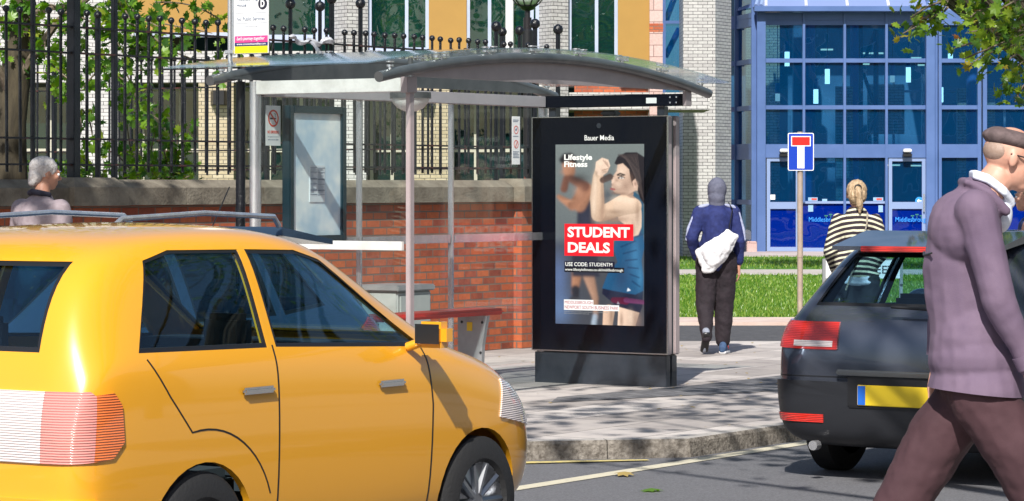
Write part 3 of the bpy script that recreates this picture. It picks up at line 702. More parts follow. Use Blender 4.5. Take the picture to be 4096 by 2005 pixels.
# chest, neck, shoulder, arms
SK = (.66, .47, .33)
pol([(440, 400), (540, 365), (590, 380), (600, 470), (604, 560), (580, 620), (545, 632), (500, 560), (450, 520)], (.70, .52, .39), 5)
capp((500, 330, 40, 520, 400, 45), (.50, .33, .24), 4)
pol([(556, 340), (585, 360), (612, 430), (615, 620), (598, 600), (604, 470), (585, 400), (545, 362)], (.025, .12, .20), 3)
capp((480, 425, 66, 330, 490, 46), SK, 3, .28); capp((550, 430, 50, 480, 430, 62), (.70, .51, .37), 6, .2)
capp((318, 490, 44, 312, 380, 46), SK, 3, .25); capp((312, 380, 46, 318, 235, 33), SK, 3, .25); capp((318, 240, 32, 332, 180, 30), SK, 3, .2)
gauss(345, 480, 24, 90, (.40, .25, .17), .75); gauss(420, 520, 90, 22, (.36, .22, .15), .8); gauss(285, 400, 14, 120, (.80, .60, .45), .5)
pol([(300, 190), (305, 140), (345, 112), (385, 125), (398, 165), (378, 210), (345, 232), (312, 225)], (.78, .58, .44), 3)
for k in range(3): capp((352+12*k, 128+7*k, 2.5, 372+9*k, 160+10*k, 2), (.42, .26, .19), 4)
capp((345, 195, 3, 385, 185, 3), (.46, .29, .2), 4)
# head
pol([(440, 200), (450, 120), (500, 85), (560, 90), (605, 130), (612, 330), (590, 330), (560, 330), (500, 360), (430, 345), (405, 315), (412, 270), (400, 255)], (.62, .43, .32), 4)
gauss(440, 320, 40, 30, (.42, .27, .2), .6); gauss(480, 180, 30, 30, (.78, .58, .45), .6)
pol([(425, 150), (445, 105), (500, 78), (570, 78), (618, 110), (618, 420), (590, 380), (575, 330), (580, 275), (560, 250), (548, 262), (545, 300), (530, 250), (520, 190), (480, 150), (440, 160)], (.022, .018, .022), 4)
for k in range(6): capp((450+22*k, 95+3*k, 3, 560+8*k, 150+24*k, 3), (.06, .045, .045), 5)
capp((500, 92, 6, 575, 180, 6), (.01, .01, .014), 3)
capp((558, 275, 17, 562, 300, 12), (.68, .46, .35), 3); gauss(560, 285, 7, 12, (.35, .2, .15), .8)
capp((445, 228, 4, 485, 228, 5), (.03, .02, .02), 4); capp((452, 246, 5, 478, 247, 5), (.05, .03, .03), 4); capp((410, 235, 3, 420, 235, 3), (.05, .03, .03), 4)
pol([(418, 235), (428, 270), (405, 282), (408, 265)], (.72, .52, .4), 4); capp((404, 318, 7, 425, 322, 6), (.40, .12, .11), 4); gauss(412, 292, 10, 6, (.34, .2, .16), .6)
capp((350, 260, 20, 395, 240, 22), (.10, .07, .06), 8); gauss(380, 365, 30, 40, (.05, .06, .09), .6)
# modelling of the skin and hair
DK, HI = (.22, .12, .08), (.86, .68, .52)
for (x, y, rx, ry, c_, a_) in ((300, 300, 12, 90, HI, .55), (292, 430, 12, 50, HI, .5), (346, 300, 12, 80, DK, .55), (352, 400, 12, 60, DK, .45), (455, 385, 50, 18, HI, .5), (430, 470, 60, 16, DK, .45), (520, 400, 40, 20, HI, .45), (575, 470, 16, 90, DK, .45), (545, 590, 14, 50, DK, .5),
    (470, 205, 26, 22, HI, .45), (455, 290, 22, 20, HI, .35), (500, 300, 30, 40, DK, .40), (535, 255, 16, 40, DK, .45), (425, 345, 18, 8, DK, .5), (470, 350, 40, 10, DK, .55), (440, 262, 10, 8, DK, .35), (330, 150, 22, 14, HI, .5), (365, 205, 20, 12, DK, .5), (310, 215, 10, 18, DK, .4), (405, 1150, 12, 60, DK, .5), (470, 1180, 14, 60, DK, .6), (530, 1170, 18, 50, HI, .4)):
    gauss(x, y, rx, ry, c_, a_)
for k in range(14): capp((455+9*k, 92-abs(k-6)*.6, 1.6, 520+7*k, 130+20*k, 1.6), (.10, .075, .07), 3)
pol([(455, 244), (466, 238), (482, 241), (488, 249), (476, 253), (462, 252)], (.75, .68, .62), 2); gauss(472, 246, 5, 5, (.02, .01, .01), 1); capp((452, 243, 2.2, 470, 236, 2.6), (.03, .02, .02), 2); capp((470, 236, 2.6, 492, 245, 2), (.03, .02, .02), 2)
capp((444, 224, 3, 462, 216, 4), (.04, .025, .02), 2.5); capp((462, 216, 4, 494, 226, 2.5), (.04, .025, .02), 2.5)
gauss(130, 160, 18, 20, (.62, .34, .22), .6); gauss(190, 340, 30, 40, (.62, .32, .20), .5); gauss(120, 400, 40, 12, (.60, .30, .18), .5); gauss(235, 620, 40, 120, (.05, .06, .12), .5)
# gloves and strap
capp((420, 1050, 18, 500, 1055, 24), (.12, .01, .04), 5); capp((500, 1050, 16, 610, 1060, 14), (.16, .04, .12), 6)
pol([(512, 968), (532, 985), (506, 992)], (.75, .80, .85), 3); pol([(448, 1058), (460, 1078), (440, 1078)], (.35, .3, .36), 3)
img *= 1 + rng.normal(0, .035, img.shape[:2])[..., None]
# slight photographic softness
def soft(a, n):
    for _ in range(n):
        p_ = np.pad(a, ((1, 1), (1, 1), (0, 0)), 'edge'); a = (p_[:-2, 1:-1]+p_[2:, 1:-1]+p_[1:-1, :-2]+p_[1:-1, 2:]+2*a)/6
    return a
img = soft(img, 1); lum = img.mean(2, keepdims=True); img = np.clip(img*(.74+.50*np.clip(lum, 0, .5)), 0, 1)
img *= 1 + rng.normal(0, .03, img.shape[:2])[..., None]
# caption blocks
def rect(x0, y0, x1, y1, c): put(((U >= x0) & (U <= x1) & (Vv >= y0) & (Vv <= y1)).astype(float), c)
rect(97, 550, 547, 660, (.80, .012, .022)); rect(97, 655, 420, 762, (.80, .012, .022)); rect(97, 797, 425, 838, (.012, .012, .03)); rect(97, 836, 487, 872, (.008, .008, .012))
rect(95, 1056, 288, 1086, (.85, .84, .82)); rect(95, 1086, 457, 1122, (.85, .84, .82))
me = bpy.data.meshes.new('screen')
ys = SY1 - (np.linspace(0, 1, GW+1))*(SY1-SY0); zs = SZ0 + np.linspace(0, 1, GH+1)*(SZ1-SZ0)
YY, ZZ = np.meshgrid(ys, zs); vv = np.stack([np.full(YY.size, PX-.0095), YY.ravel(), ZZ.ravel()], 1)
ii, jj = np.meshgrid(np.arange(GW), np.arange(GH)); a = (jj*(GW+1)+ii).ravel()
me.from_pydata(vv.tolist(), [], np.stack([a, a+1, a+GW+2, a+GW+1], 1).tolist())
ca = me.color_attributes.new('poster', 'FLOAT_COLOR', 'CORNER')
flat = np.concatenate([np.clip(img, 0, 1).reshape(-1, 3), np.ones((GW*GH, 1))], 1)
ca.data.foreach_set('color', np.repeat(flat, 4, axis=0).ravel().astype(np.float32))
m, t, p = newmat('screen'); at = nd(t, 'ShaderNodeAttribute', attribute_name='poster')
p.inputs['Base Color'].default_value = (.01, .01, .012, 1); p.inputs['Roughness'].default_value = .15; p.inputs['Specular IOR Level'].default_value = .15
t.links.new(at.outputs['Color'], p.inputs['Emission Color']); p.inputs['Emission Strength'].default_value = 1.0
me.materials.append(m); so_ = bpy.data.objects.new('screen', me); link(so_, ad); so_.location = (-PX, -13.16, 0)
mt['lit_white'] = M_emit('lit_white', (.95, .95, .88), .95); mt['lit_red'] = M_emit('lit_red', (.45, .02, .03), .9); mt['lit_grey'] = M_emit('lit_grey', (.6, .6, .6), .4)
def scr(tx, mat, x0, y0, x1, y1, **k):
    s = (SY1-SY0)/575; f = lambda u: (u-40)*s; h = lambda v: (1215-v)*s*((SZ1-SZ0)/1190/s)
    o = lettering(tx, so_, mat, frame((PX-.0115, SY1, SZ0), (0, -1, 0)), f(x0), f(x1), h(y1), h(y0), depth=.0008, **k); return o
scr('Lifestyle', mt['lit_white'], 98, 90, 281, 140, off=.03); scr('Fitness', mt['lit_white'], 98, 136, 250, 175, off=.03)
scr('STUDENT', mt['lit_white'], 120, 570, 524, 640, off=.035); scr('DEALS', mt['lit_white'], 122, 672, 396, 742, off=.035)
scr('USE CODE:', mt['lit_white'], 106, 805, 252, 831, off=.008); scr('STUDENTM', mt['lit_white'], 263, 806, 411, 830)
scr('www.lifestylefitness.co.uk/middlesbrough', mt['lit_white'], 104, 844, 480, 867)
scr('MIDDLESBROUGH', mt['lit_red'], 102, 1061, 283, 1081, off=.0); scr('NEWPORT SOUTH BUSINESS PARK', mt['lit_red'], 102, 1092, 451, 1114, off=.0)
scr('Applicable Terms and Conditions can be found at www.lifestylefitness.co.uk', mt['lit_grey'], 96, 1129, 383, 1139); scr('Valid student ID required on first visit to club.', mt['lit_grey'], 96, 1141, 262, 1150)
o = lettering('Bauer Media', ad, mt['lit_white'], frame((PX-.0085, 0, 0), (0, -1, 0)), -13.30, -13.01, 2.066, 2.110, off=.002); o.location = (-PX, -13.16, 0)

# ---------------------------------------------------------------- office building with white glazed brick
def plan(Yd):
    s = 12000/Yd; return (lambda px: (px-2048)/s), (lambda py: 1.7+(735-py)/s)
YB = 62.0; ex, ez = plan(YB)
ofb = empty('office_building', (*W(0, YB), 0), YAW, 'white glazed brick office building with mustard panels and tall teal windows', 'building')
def op(mb, name, mat, parent=ofb, **k): return mb.build(name, mat, parent, **k)
TOP = 9.5
# solid wall pieces of the upper storey (front face local y=0, building goes back)
def wallp(p0, p1, z0, z1, y0=0, y1=.6, mat='white_brick', name='wall'): return op(MB().box(ex(p0), ex(p1), y0, y1, z0, z1), name, mt[mat])
zb = ez(300); wallp(-700, 536, ez(330), TOP); wallp(536, 2260, ez(330), ez(205), 0, .6)
for p0, p1 in ((1335, 1472), (2156, 2273)):
    b = MB(); x0, x1 = ex(p0), ex(p1); xc = x0 + (x1-x0)*.42
    b.prism([(x0, .1), (xc, -.35), (x1, -.05), (x1, .6), (x0, .6)], ez(330 if p0 < 2000 else 900), TOP); op(b, 'pier', mt['white_brick'])
def window(p0, p1, z0, z1, cuts=(), yr=.18, fmat='cream_frame', gmat='teal_glass', fw=.07, trans=(), parent=ofb, pxf=None, depth=.09):
    X = pxf or ex; x0, x1 = X(p0), X(p1); b = MB()
    b.box(x0, x0+fw, yr-depth, yr, z0, z1).box(x1-fw, x1, yr-depth, yr, z0, z1).box(x0+fw, x1-fw, yr-depth+.004, yr, z0, z0+fw).box(x0+fw, x1-fw, yr-depth+.004, yr, z1-fw, z1)
    for c in cuts: b.box(X(c)-fw/2, X(c)+fw/2, yr-depth+.002, yr-.001, z0+fw, z1-fw)
    for z in trans: b.box(x0+fw, x1-fw, yr-depth+.006, yr-.002, z-fw/2, z+fw/2)
    o = b.build('window', mt[fmat], parent); MB().box(x0+fw*.5, x1-fw*.5, yr-.03, yr-.02, z0+fw*.5, z1-fw*.5).build('pane', mt[gmat], o)
    return o
zs_ = ez(150)
window(1000, 1335, ez(152), TOP, (1268, 1290), .2); window(1472, 1715, ez(203), TOP, (1626,), .2); window(1866, 2156, ez(225), TOP, (1958, 2048, 2128), .2); window(2273, 2472, ez(260), TOP, (2387,), .25)
for p0, p1, py in ((536, 1000, 130), (1715, 1866, 203), (2472, 2598, 262)):
    op(MB().box(ex(p0), ex(p1), .06, .3, ez(py), TOP), 'mustard_panel', mt['yellow_panel'])
for p0, p1, py in ((536, 1000, 130), (1000, 1335, 152), (1472, 1866, 203), (1866, 2156, 225)):
    op(MB().box(ex(p0), ex(p1)-.004, -.03, .3, ez(py+18), ez(py)-.003), 'sill', mt['cream_frame'])
op(MB().tube([(ex(2038), -.1, ez(330)), (ex(2038), -.1, TOP)], .085, 12), 'downpipe', mt['white'], smooth=True)
op(MB().box(ex(2598), ex(2650), -.05, .5, ez(900), TOP), 'stone_pier', mt['pink_stone'])
op(MB().box(ex(2597), ex(2652), -.055, .0, ez(128), ez(95)), 'stone_band', mt['red_brick'])
op(MB().box(ex(2300), ex(2598), .6, 1.0, ez(500), TOP), 'wall', mt['red_brick'])
# ground storey: recessed behind columns
op(MB().box(ex(-700), ex(2260), .6, 7, ez(330), ez(322)), 'soffit', mt['soffit'])
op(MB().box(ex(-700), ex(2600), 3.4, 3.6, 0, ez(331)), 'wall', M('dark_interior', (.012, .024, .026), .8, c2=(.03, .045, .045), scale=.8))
for p0, p1, m_ in ((310, 475, 'white_brick'), (795, 935, 'cream_brick'), (1320, 1465, 'white_brick'), (1640, 1800, 'cream_brick'), (2156, 2262, 'white_brick')):
    op(MB().box(ex(p0), ex(p1), -.02, .7, 0, ez(331)), 'column', mt[m_])
op(MB().box(ex(2262), ex(2840), .1, .7, ez(438), ez(370)), 'beam', mt['white_brick'])
op(MB().box(ex(2262), ex(2840), .12, 2.2, ez(441), ez(439)), 'soffit', mt['soffit'])
op(MB().box(ex(2380), ex(2598), 2.0, 2.3, 0, ez(441)), 'wall', mt['pink_stone'])
op(MB().box(ex(2380), ex(2598), 1.99, 2.0, ez(466), ez(446)), 'stone_band', mt['red_brick'])
for p0, p1, c in ((-200, 305, (60, 180)), (480, 790, (545, 700)), (940, 1320, (1060, 1190)), (1470, 1640, (1560,)), (1800, 2156, (1900, 2010))):
    window(p0, p1, .3, ez(345), c, 1.2 if p0 > 400 else .9, fmat='buff_frame', trans=(ez(600),))
op(MB().box(ex(-700), ex(2150), .55, .9, 0, .32), 'plinth', mt['cream_brick'])
for p in (878, 1705):
    op(MB().prism([(ex(p)-.18, -.02), (ex(p)+.2, -.02), (ex(p)+.12, -.3), (ex(p)-.1, -.3)], ez(420), ez(365)), 'wall_lamp', mt['trim_black'])
op(MB().box(ex(-700), ex(2600), 7, 7.2, 0, TOP), 'rear_wall', mt['soffit'])
op(MB().box(ex(-700), ex(2600), 1.6, 1.64, ez(250), TOP), 'blind', M('blind', (.02, .07, .065), .8, c2=(.22, .22, .11), scale=.9, det=1, lo=.48, hi=.52, stretch=(1, 1, .02)))
# tall brick column at the right end of the office building
YC = 69.0; ecx, ecz = plan(YC)
def cpm(mb, name, mat): o = mb.build(name, mat, ofb); o.location = (0, YC-YB, 0); return o
x0, xm, x1 = ecx(2732), ecx(2861), ecx(2934)
b = MB().prism([(x0, 0), (xm, 0), (x1, .75), (x1, 1.6), (x0, 1.6)], 0, 12); cpm(b, 'column', mt['white_brick'])
YG0 = 71.0; egx, egz = plan(YG0)
o = window(2650, 2732, ez(2000), TOP, (), 0, 'blue_frame', 'blue_glass', trans=(egz(90), egz(285)), pxf=egx); o.location = (0, YG0-YB, 0); o.name = 'stair_window'
b = MB(); 
for za, zb_ in ((egz(85), egz(0)+.4), (egz(225), egz(110))): b.tube([(egx(2665), .5, za), (egx(2722), .5, zb_)], .07, 8)
o = b.build('brace', mt['blue_frame'], ofb); o.location = (0, YG0-YB, 0)

# ---------------------------------------------------------------- blue glazed entrance hall
YE = 74.0; gx, gz_ = plan(YE)
eb = empty('entrance_hall', (*W(0, YE), 0), YAW, 'blue framed glass entrance hall with two doors and a sloping glazed canopy', 'building')
def ep(mb, name, mat, parent=eb, **k): return mb.build(name, mat, parent, **k)
HT = 8.0
ZT = [gz_(v) for v in (997, 810, 628, 584, 430, 243, 93, 50)]     # levels from the ground up
cols = [3060, 3214, 3377, 3544, 3710]
def vpost(p0, p1, z0, z1, y0=-.10, y1=.12, mat='blue_frame', name='mullion'): return ep(MB().box(gx(p0), gx(p1), y0, y1, z0, z1), name, mt[mat])
vpost(3026, 3060, 0, ZT[7], -.16); 
for c in cols[1:-1]: vpost(c-5, c+5, ZT[1] if c != 3544 else 0, ZT[7])
vpost(3700, 3734, 0, HT, -.22, .1); ep(MB().tube([(gx(3743), -.05, 0), (gx(3743), -.05, HT)], .05, 10), 'downpipe', mt['blue_frame'], smooth=True)
vpost(3752, 3764, 0, HT); vpost(3908, 3922, 0, HT); vpost(3928, 3944, 0, HT, -.14); vpost(4110, 4128, 0, HT); vpost(4300, 4320, 0, HT)
allc = [3060, 3214, 3377, 3544, 3700]; right = [3764, 3908, None, 3944, 4110, 4128, 4300]
for z in (ZT[4], ZT[5], ZT[6]): ep(MB().box(gx(3060), gx(3700), -.07, .09, z-.05, z+.05), 'transom', mt['blue_frame'])
ep(MB().box(gx(3060), gx(3700), -.085, .10, ZT[2]-.02, ZT[3]+.04), 'transom', mt['blue_frame'])
ep(MB().box(gx(3060), gx(3700), -.06, .08, ZT[6]+.052, ZT[7]), 'fascia_panel', mt['blue_frame'])
for (a_, b_) in ((3764, 3908), (3944, 4110), (4128, 4300)):
    for z in (ZT[1]+.02, ZT[4], ZT[5], ZT[6]): ep(MB().box(gx(a_), gx(b_), -.07, .09, z-.05, z+.05), 'transom', mt['blue_frame'])
    ep(MB().box(gx(a_), gx(b_), -.085, .10, ZT[2]-.02, ZT[3]+.04), 'transom', mt['blue_frame'])
    ep(MB().box(gx(a_), gx(b_), -.05, .07, ZT[6]+.052, ZT[7]+.05), 'fascia_panel', mt['blue_frame'])
def pane(a_, b_, z0, z1, mat, parent=eb, y=0): return ep(MB().box(gx(a_), gx(b_), y, y+.012, z0, z1), 'glass_pane', mt[mat], parent)
levels = [(ZT[3]+.04, ZT[4]-.05), (ZT[4]+.05, ZT[5]-.05), (ZT[5]+.05, ZT[6]-.05)]
for (a_, b_) in ((3060, 3209), (3219, 3372), (3382, 3539), (3549, 3700), (3764, 3908), (3944, 4110), (4128, 4300)):
    for (z0, z1) in levels: pane(a_, b_, z0, z1, 'blue_glass')
for (a_, b_) in ((3764, 3908), (3944, 4110), (4128, 4300)): pane(a_, b_, ZT[7]+.05, HT, 'canopy_glass')
for (a_, b_) in ((3206, 3372), (3382, 3538), (3764, 3908), (3944, 4110), (4128, 4300)):
    pane(a_, b_, ZT[1]+.03, ZT[2]-.02, 'blue_glass'); pane(a_, b_, .12, ZT[1]-.03, 'blue_low_glass')
    if a_ < 3700: ep(MB().box(gx(a_), gx(b_), -.06, .07, ZT[1]-.03, ZT[1]+.03), 'transom', mt['blue_frame_pale'])
    ep(MB().box(gx(a_), gx(b_), -.07, .09, .03, .12), 'transom', mt['blue_frame_pale'])
vpost(3196, 3206, 0, ZT[2]-.02, mat='blue_frame'); vpost(3372, 3382, 0, ZT[1])
for (a_, b_) in ((3066, 3196), (3553, 3700)):
    d = MB(); x0, x1 = gx(a_), gx(b_); zt = ZT[2]-.025; w = .085
    d.box(x0, x0+w, -.06, .05, .035, zt).box(x1-w, x1, -.06, .05, .035, zt).box(x0+w, x1-w, -.058, .05, zt-w, zt).box(x0+w, x1-w, -.058, .05, .035, .14).box(x0+w, x1-w, -.058, .05, ZT[1]-.16, ZT[1]+.01)
    do = ep(d, 'door', mt['blue_frame_pale'])
    MB().box(x0+w, x1-w, -.01, .0, ZT[1]+.01, zt-w).build('pane', mt['blue_glass'], do); MB().box(x0+w, x1-w, -.01, .0, .14, ZT[1]-.16).build('pane', mt['blue_low_glass'], do)
    MB().box(x1-.06, x1-.03, -.13, -.07, 1.0, 1.45, .008).build('handle', mt['steel'], do)
for px_ in (3132, 3624):
    c = MB(); x = gx(px_); c.box(x-.10, x+.10, -.32, -.09, gz_(613)+.02, gz_(596), .02); sn_ = ep(c, 'door_sensor', mt['white'])
    MB().box(x-.11, x+.11, -.30, -.09, gz_(628), gz_(615), .015).build('sensor_lens', mt['trim_black'], sn_)
# narrow bay on the left of the hall, folded back
pA, pB, pC = (gx(2934), 2.2), (gx(2975), 1.9), (gx(3026), .1)
def slab(p, q, z0, z1, th, mat, name):
    d = Vector((q[0]-p[0], q[1]-p[1])).normalized(); n = Vector((d.y, -d.x))*th/2
    return ep(MB().prism([(p[0]+n.x, p[1]+n.y), (q[0]+n.x, q[1]+n.y), (q[0]-n.x, q[1]-n.y), (p[0]-n.x, p[1]-n.y)], z0, z1), name, mt[mat])
for p, q in ((pA, pB), (pB, pC)):
    slab(p, q, .3, HT, .02, 'blue_glass', 'glass_pane'); slab(p, q, .0, .3, .14, 'blue_frame', 'transom')
    for z in (ZT[1], ZT[2], ZT[3], ZT[4], ZT[5], ZT[6], ZT[7]-.05): slab(p, q, z-.06, z+.06, .13, 'blue_frame', 'transom')
    slab(p, q, ZT[2], ZT[3], .12, 'blue_frame', 'transom'); slab(p, q, ZT[6], ZT[7], .11, 'blue_frame', 'fascia_panel')
for p in (pB, (pC[0]-.03, pC[1]+.05)): ep(MB().box(p[0]-.09, p[0]+.09, p[1]-.09, p[1]+.09, 0, HT), 'mullion', mt['blue_frame'])
ep(MB().box(gx(2984), gx(3025), -.2, .3, 0, .28, .02), 'step', mt['pink_stone'])
# canopy: gutter, sloping panes, hips
zc = ZT[7]
ep(MB().box(gx(3012), gx(3730), -.42, -.12, zc, zc+.13, .01), 'gutter', mt['blue_frame'])
b = MB(); vs = [(gx(3020), -.30, zc+.13), (gx(3722), -.30, zc+.13), (gx(3722), 2.6, zc+1.9), (gx(3130), 2.6, zc+1.9)]
b.add(vs+[(v[0], v[1]+.01, v[2]-.02) for v in vs], [(0, 1, 2, 3), (7, 6, 5, 4), (0, 4, 5, 1), (1, 5, 6, 2), (2, 6, 7, 3), (3, 7, 4, 0)]); ep(b, 'canopy_pane', mt['canopy_glass'])
b = MB(); vs = [(gx(3020), -.30, zc+.13), (gx(3130), 2.6, zc+1.9), (gx(2975), 2.0, zc+1.9), (gx(2968), 1.8, zc+.13)]
b.add(vs, [(0, 1, 2, 3)]); ep(b, 'canopy_pane', mt['canopy_glass'])
for p0, p1 in ((3040, 3142), (3020, 3130)): ep(MB().tube([(gx(p0), -.31, zc+.14), (gx(p1), 2.6, zc+1.93)], .055, 6), 'rafter', mt['blue_frame_pale'])
for p0, p1 in ((3060, 3092), (3220, 3248), (3384, 3405), (3548, 3560), (3714, 3716)): ep(MB().tube([(gx(p0), -.31, zc+.14), (gx(p1), 2.6, zc+1.93)], .035, 6), 'rafter', mt['white'])
# interior
IB = M('hall_wall', (.05, .12, .18), .8, c2=(.14, .24, .32), scale=.6, det=2, lo=.4, hi=.6)
ep(MB().box(gx(2900), gx(4400), 9.0, 9.2, 0, HT+1), 'rear_wall', IB); ep(MB().box(gx(3060), gx(3205), 6.0, 6.2, 0, HT-.5), 'wall', mt['cream_brick']); ep(MB().box(gx(3400), gx(3470), 3.2, 3.4, 0, 4.2), 'wall', mt['cream_brick']); ep(MB().box(gx(3560), gx(3715), 4.6, 4.8, 3.0, 4.3), 'wall', mt['cream_brick']); ep(MB().box(gx(3940), gx(4100), 4.6, 4.8, 0, 4.2), 'wall', mt['cream_brick']); ep(MB().box(gx(2900), gx(4400), .8, 9.0, -.01, .036), 'floor', mt['soffit'])  # cream brick walls added inside to stand in for brickwork reflected in the glass
ep(MB().box(gx(2934), gx(3722), 5.6, 9.0, HT-.1, HT), 'ceiling', IB); ep(MB().box(gx(3722), gx(4400), .15, 9.0, HT+.01, HT+.1), 'ceiling', IB)
ep(MB().box(gx(3500), gx(4400), 5.2, 9.0, ZT[3]-.2, ZT[3]+.1), 'gallery', IB)
for p in (3300, 3500, 3990): ep(MB().tube([(gx(p), 4, 0), (gx(p), 4, HT-.1)], .17, 14), 'column', mt['blue_frame'], smooth=True)
ep(MB().box(gx(3250), gx(3330), 5, 5.3, 0, HT-.1), 'partition', IB)
TB = M('truss', (.035, .03, .03), .7)
tx = lambda px, py: (gx(px), 1.2, gz_(py))
b = MB(); b.tube([tx(3527, 110), tx(3527, 700)], .07, 6); b.tube([tx(3525, 110), tx(3478, 240)], .05, 6); b.tube([tx(3475, 285), tx(3520, 415)], .05, 6); b.tube([tx(3520, 470), tx(3478, 580)], .05, 6); b.tube([tx(3472, 660), tx(3508, 740)], .05, 6); b.tube([tx(3465, 90), tx(3465, 740)], .06, 6)
ep(b, 'truss', TB)
b = MB(); z = gz_(341)
b.tube([(gx(3600), 5.0, z), (gx(4300), 5.0, z)], .035, 6)
for p in (3600, 3677, 3800, 3870, 4020, 4150): b.box(gx(p)-.03, gx(p)+.03, 4.97, 5.03, ZT[3]+.1, z+.45)
ep(b, 'handrail', mt['steel'])
b = MB()
for px_, py in ((3410, 155), (3408, 200), (3572, 171), (3628, 171), (3568, 218), (3680, 205), (3792, 191), (3830, 222), (3800, 657), (3700, 655)): b.box(gx(px_)-.16, gx(px_)+.16, 6.0, 6.1, gz_(py)-.02, gz_(py)+.02)
ep(b, 'strip_light', M_emit('strip_light', (1, .9, .6), 1.6))
le = M_emit('pendant_glow', (1, .88, .70), 3.4); dim = M_emit('pendant_dim', (1, .93, .78), .9)
for i, (px_, py0, py1, br) in enumerate(((3148, 208, 265, 1), (3309, 277, 336, 1), (3263, 358, 415, 1), (3110, 375, 405, 0), (3633, 270, 330, 1), (3569, 303, 330, 0), (3801, 194, 250, 1), (3880, 295, 325, 0), (3763, 350, 410, 1))):
    yd = 1.6 if br else 4.5; x, z1, z0 = gx(px_)*(1+yd/YE), 1.7+(gz_(py0)-1.7)*(1+yd/YE), 1.7+(gz_(py1)-1.7)*(1+yd/YE); h = z1-z0
    names = ['high on the left of the hall', 'in the second bay, upper', 'in the second bay, lower', 'faint, low in the first bay', 'in the fourth bay', 'faint, left part of the fourth bay', 'behind the leaves at the top right', 'faint, right of the leaves', 'beside the gutter pipe']
    pl = empty('pendant_lamp', (*W(x, YE+yd), z0), YAW, 'lit white cylinder pendant lamp '+names[i], 'pendant lamp', 'pendant lamps in the entrance hall')
    MB().lathe([(0, 0), (.062, 0), (.062, h), (0, h)], n=16).build('lamp_shade', le if br else dim, pl, smooth=50)
    MB().lathe([(0, h+.002), (.066, h+.002), (.066, h+.28), (0, h+.28)], n=16).build('canister', mt['blue_frame'], pl, smooth=50); MB().tube([(0, 0, h+.28), (0, 0, HT-z0-.1)], .01, 5).build('cord', mt['trim_black'], pl)
# writing and stickers on the glass
lb = M('logo_blue', (.03, .30, .85), .5); lg = M('logo_green', (.03, .20, .16), .5)
for px_ in (3235, 3580):
    fr = frame((gx(px_), -.075 if px_ == 3580 else -.012, gz_(893)), (1, 0, 0))
    lettering('Middlesbrough', eb, lb, fr, 0, .80, 0, .15, name='lettering')
    b = MB()
    for k in range(3):
        xx = gx(px_)+.42+.11*k; zz = gz_(880)+.02+.03*(k % 2); b.box(xx, xx+.012, -.014, -.008, zz, zz+.10); b.box(xx-.035, xx+.047, -.014, -.008, zz+.07, zz+.095)
    ep(b, 'emblem', lg)
b = MB()
for (px_, py, w, h) in ((3080, 789, 20, 20), (3690, 789, 20, 20)): b.box(gx(px_), gx(px_+w), -.016, -.012, gz_(py+h/2), gz_(py-h/2))
ep(b, 'sticker', mt['paper_white'])
b = MB()
for (px_, py, w, h) in ((3232, 797, 38, 14), (3288, 802, 20, 12), (3492, 797, 40, 14), (3232, 833, 20, 28), (3513, 835, 18, 28)): b.box(gx(px_), gx(px_+w), -.016, -.0125, gz_(py+h/2), gz_(py-h/2))
ep(b, 'sticker', M('sticker_blue', (.25, .42, .62), .5))
b = MB()
for px_ in (3245, 3505): b.box(gx(px_), gx(px_+22), -.020, -.0165, gz_(801), gz_(793))
ep(b, 'sticker', mt['ink_red'])
b = MB().lathe([(0, -.02), (.10, -.02), (.10, -.0125), (0, -.0125)], (gx(3676), 0, gz_(804)), 20, 'y'); ep(b, 'arrow_disc', M('disc_blue', (.03, .28, .75), .4))
b = MB(); x, z = gx(3676), gz_(804); b.box(x-.05, x+.06, -.024, -.021, z-.012, z+.012); b.profile([(x-.06, z), (x-.01, z+.05), (x+.01, z+.04), (x-.03, z), (x+.01, z-.04), (x-.01, z-.05)], 'y', -.027, -.0245); ep(b, 'arrow', mt['white'])
# chairs seen in the hall
ch0 = empty('chair', (0, 0, 0), YAW, 'blue chair in the row seen through the lower glass of the entrance hall', 'chair', 'row of blue chairs in the entrance hall')
MB().box(-.17, .17, .0, .36, .42, .46, .012).build('seat', mt['blue_frame'], ch0); MB().box(-.17, .17, .30, .36, .5, .95, .03).build('backrest', mt['blue_frame'], ch0)
for qx in (-.155, .155):
    for qy in (.02, .33): MB().box(qx-.015, qx+.015, qy-.015, qy+.015, 0, .42 if qy < .1 else .62).build('leg', mt['trim_black'], ch0)
for k in range(9):
    if k == 0: o = ch0
    else:
        o = ch0.copy(); COL.objects.link(o)
        for c_ in ch0.children: d_ = c_.copy(); COL.objects.link(d_); d_.parent = o
    o.location = (*W(gx(3240)+k*.46, YE+2.6), .04)

# buildings across the road, behind the photographer (seen only in reflections)
ob = empty('terrace_building', (6, -26, 0), 0, 'red brick terrace across the road behind the photographer', 'building')
b = MB(); b.box(-45, 45, -8, 0, 0, 11); b.build('wall', mt['opp_brick'], ob)
b = MB(); b.profile([(-9, 11.003), (.5, 11.003), (-4, 14)], 'x', -45, 45); b.build('roof', mt['asphalt_dark'], ob)
for k in range(22):
    for z in (.9, 4.3, 7.7):
        w_ = MB().box(-43+k*4, -41.6+k*4, .0, .05, z, z+1.8).build('window', mt['white'], ob); MB().box(-42.9+k*4, -41.7+k*4, .05, .06, z+.1, z+1.7).build('pane', mt['trim_black'], w_)

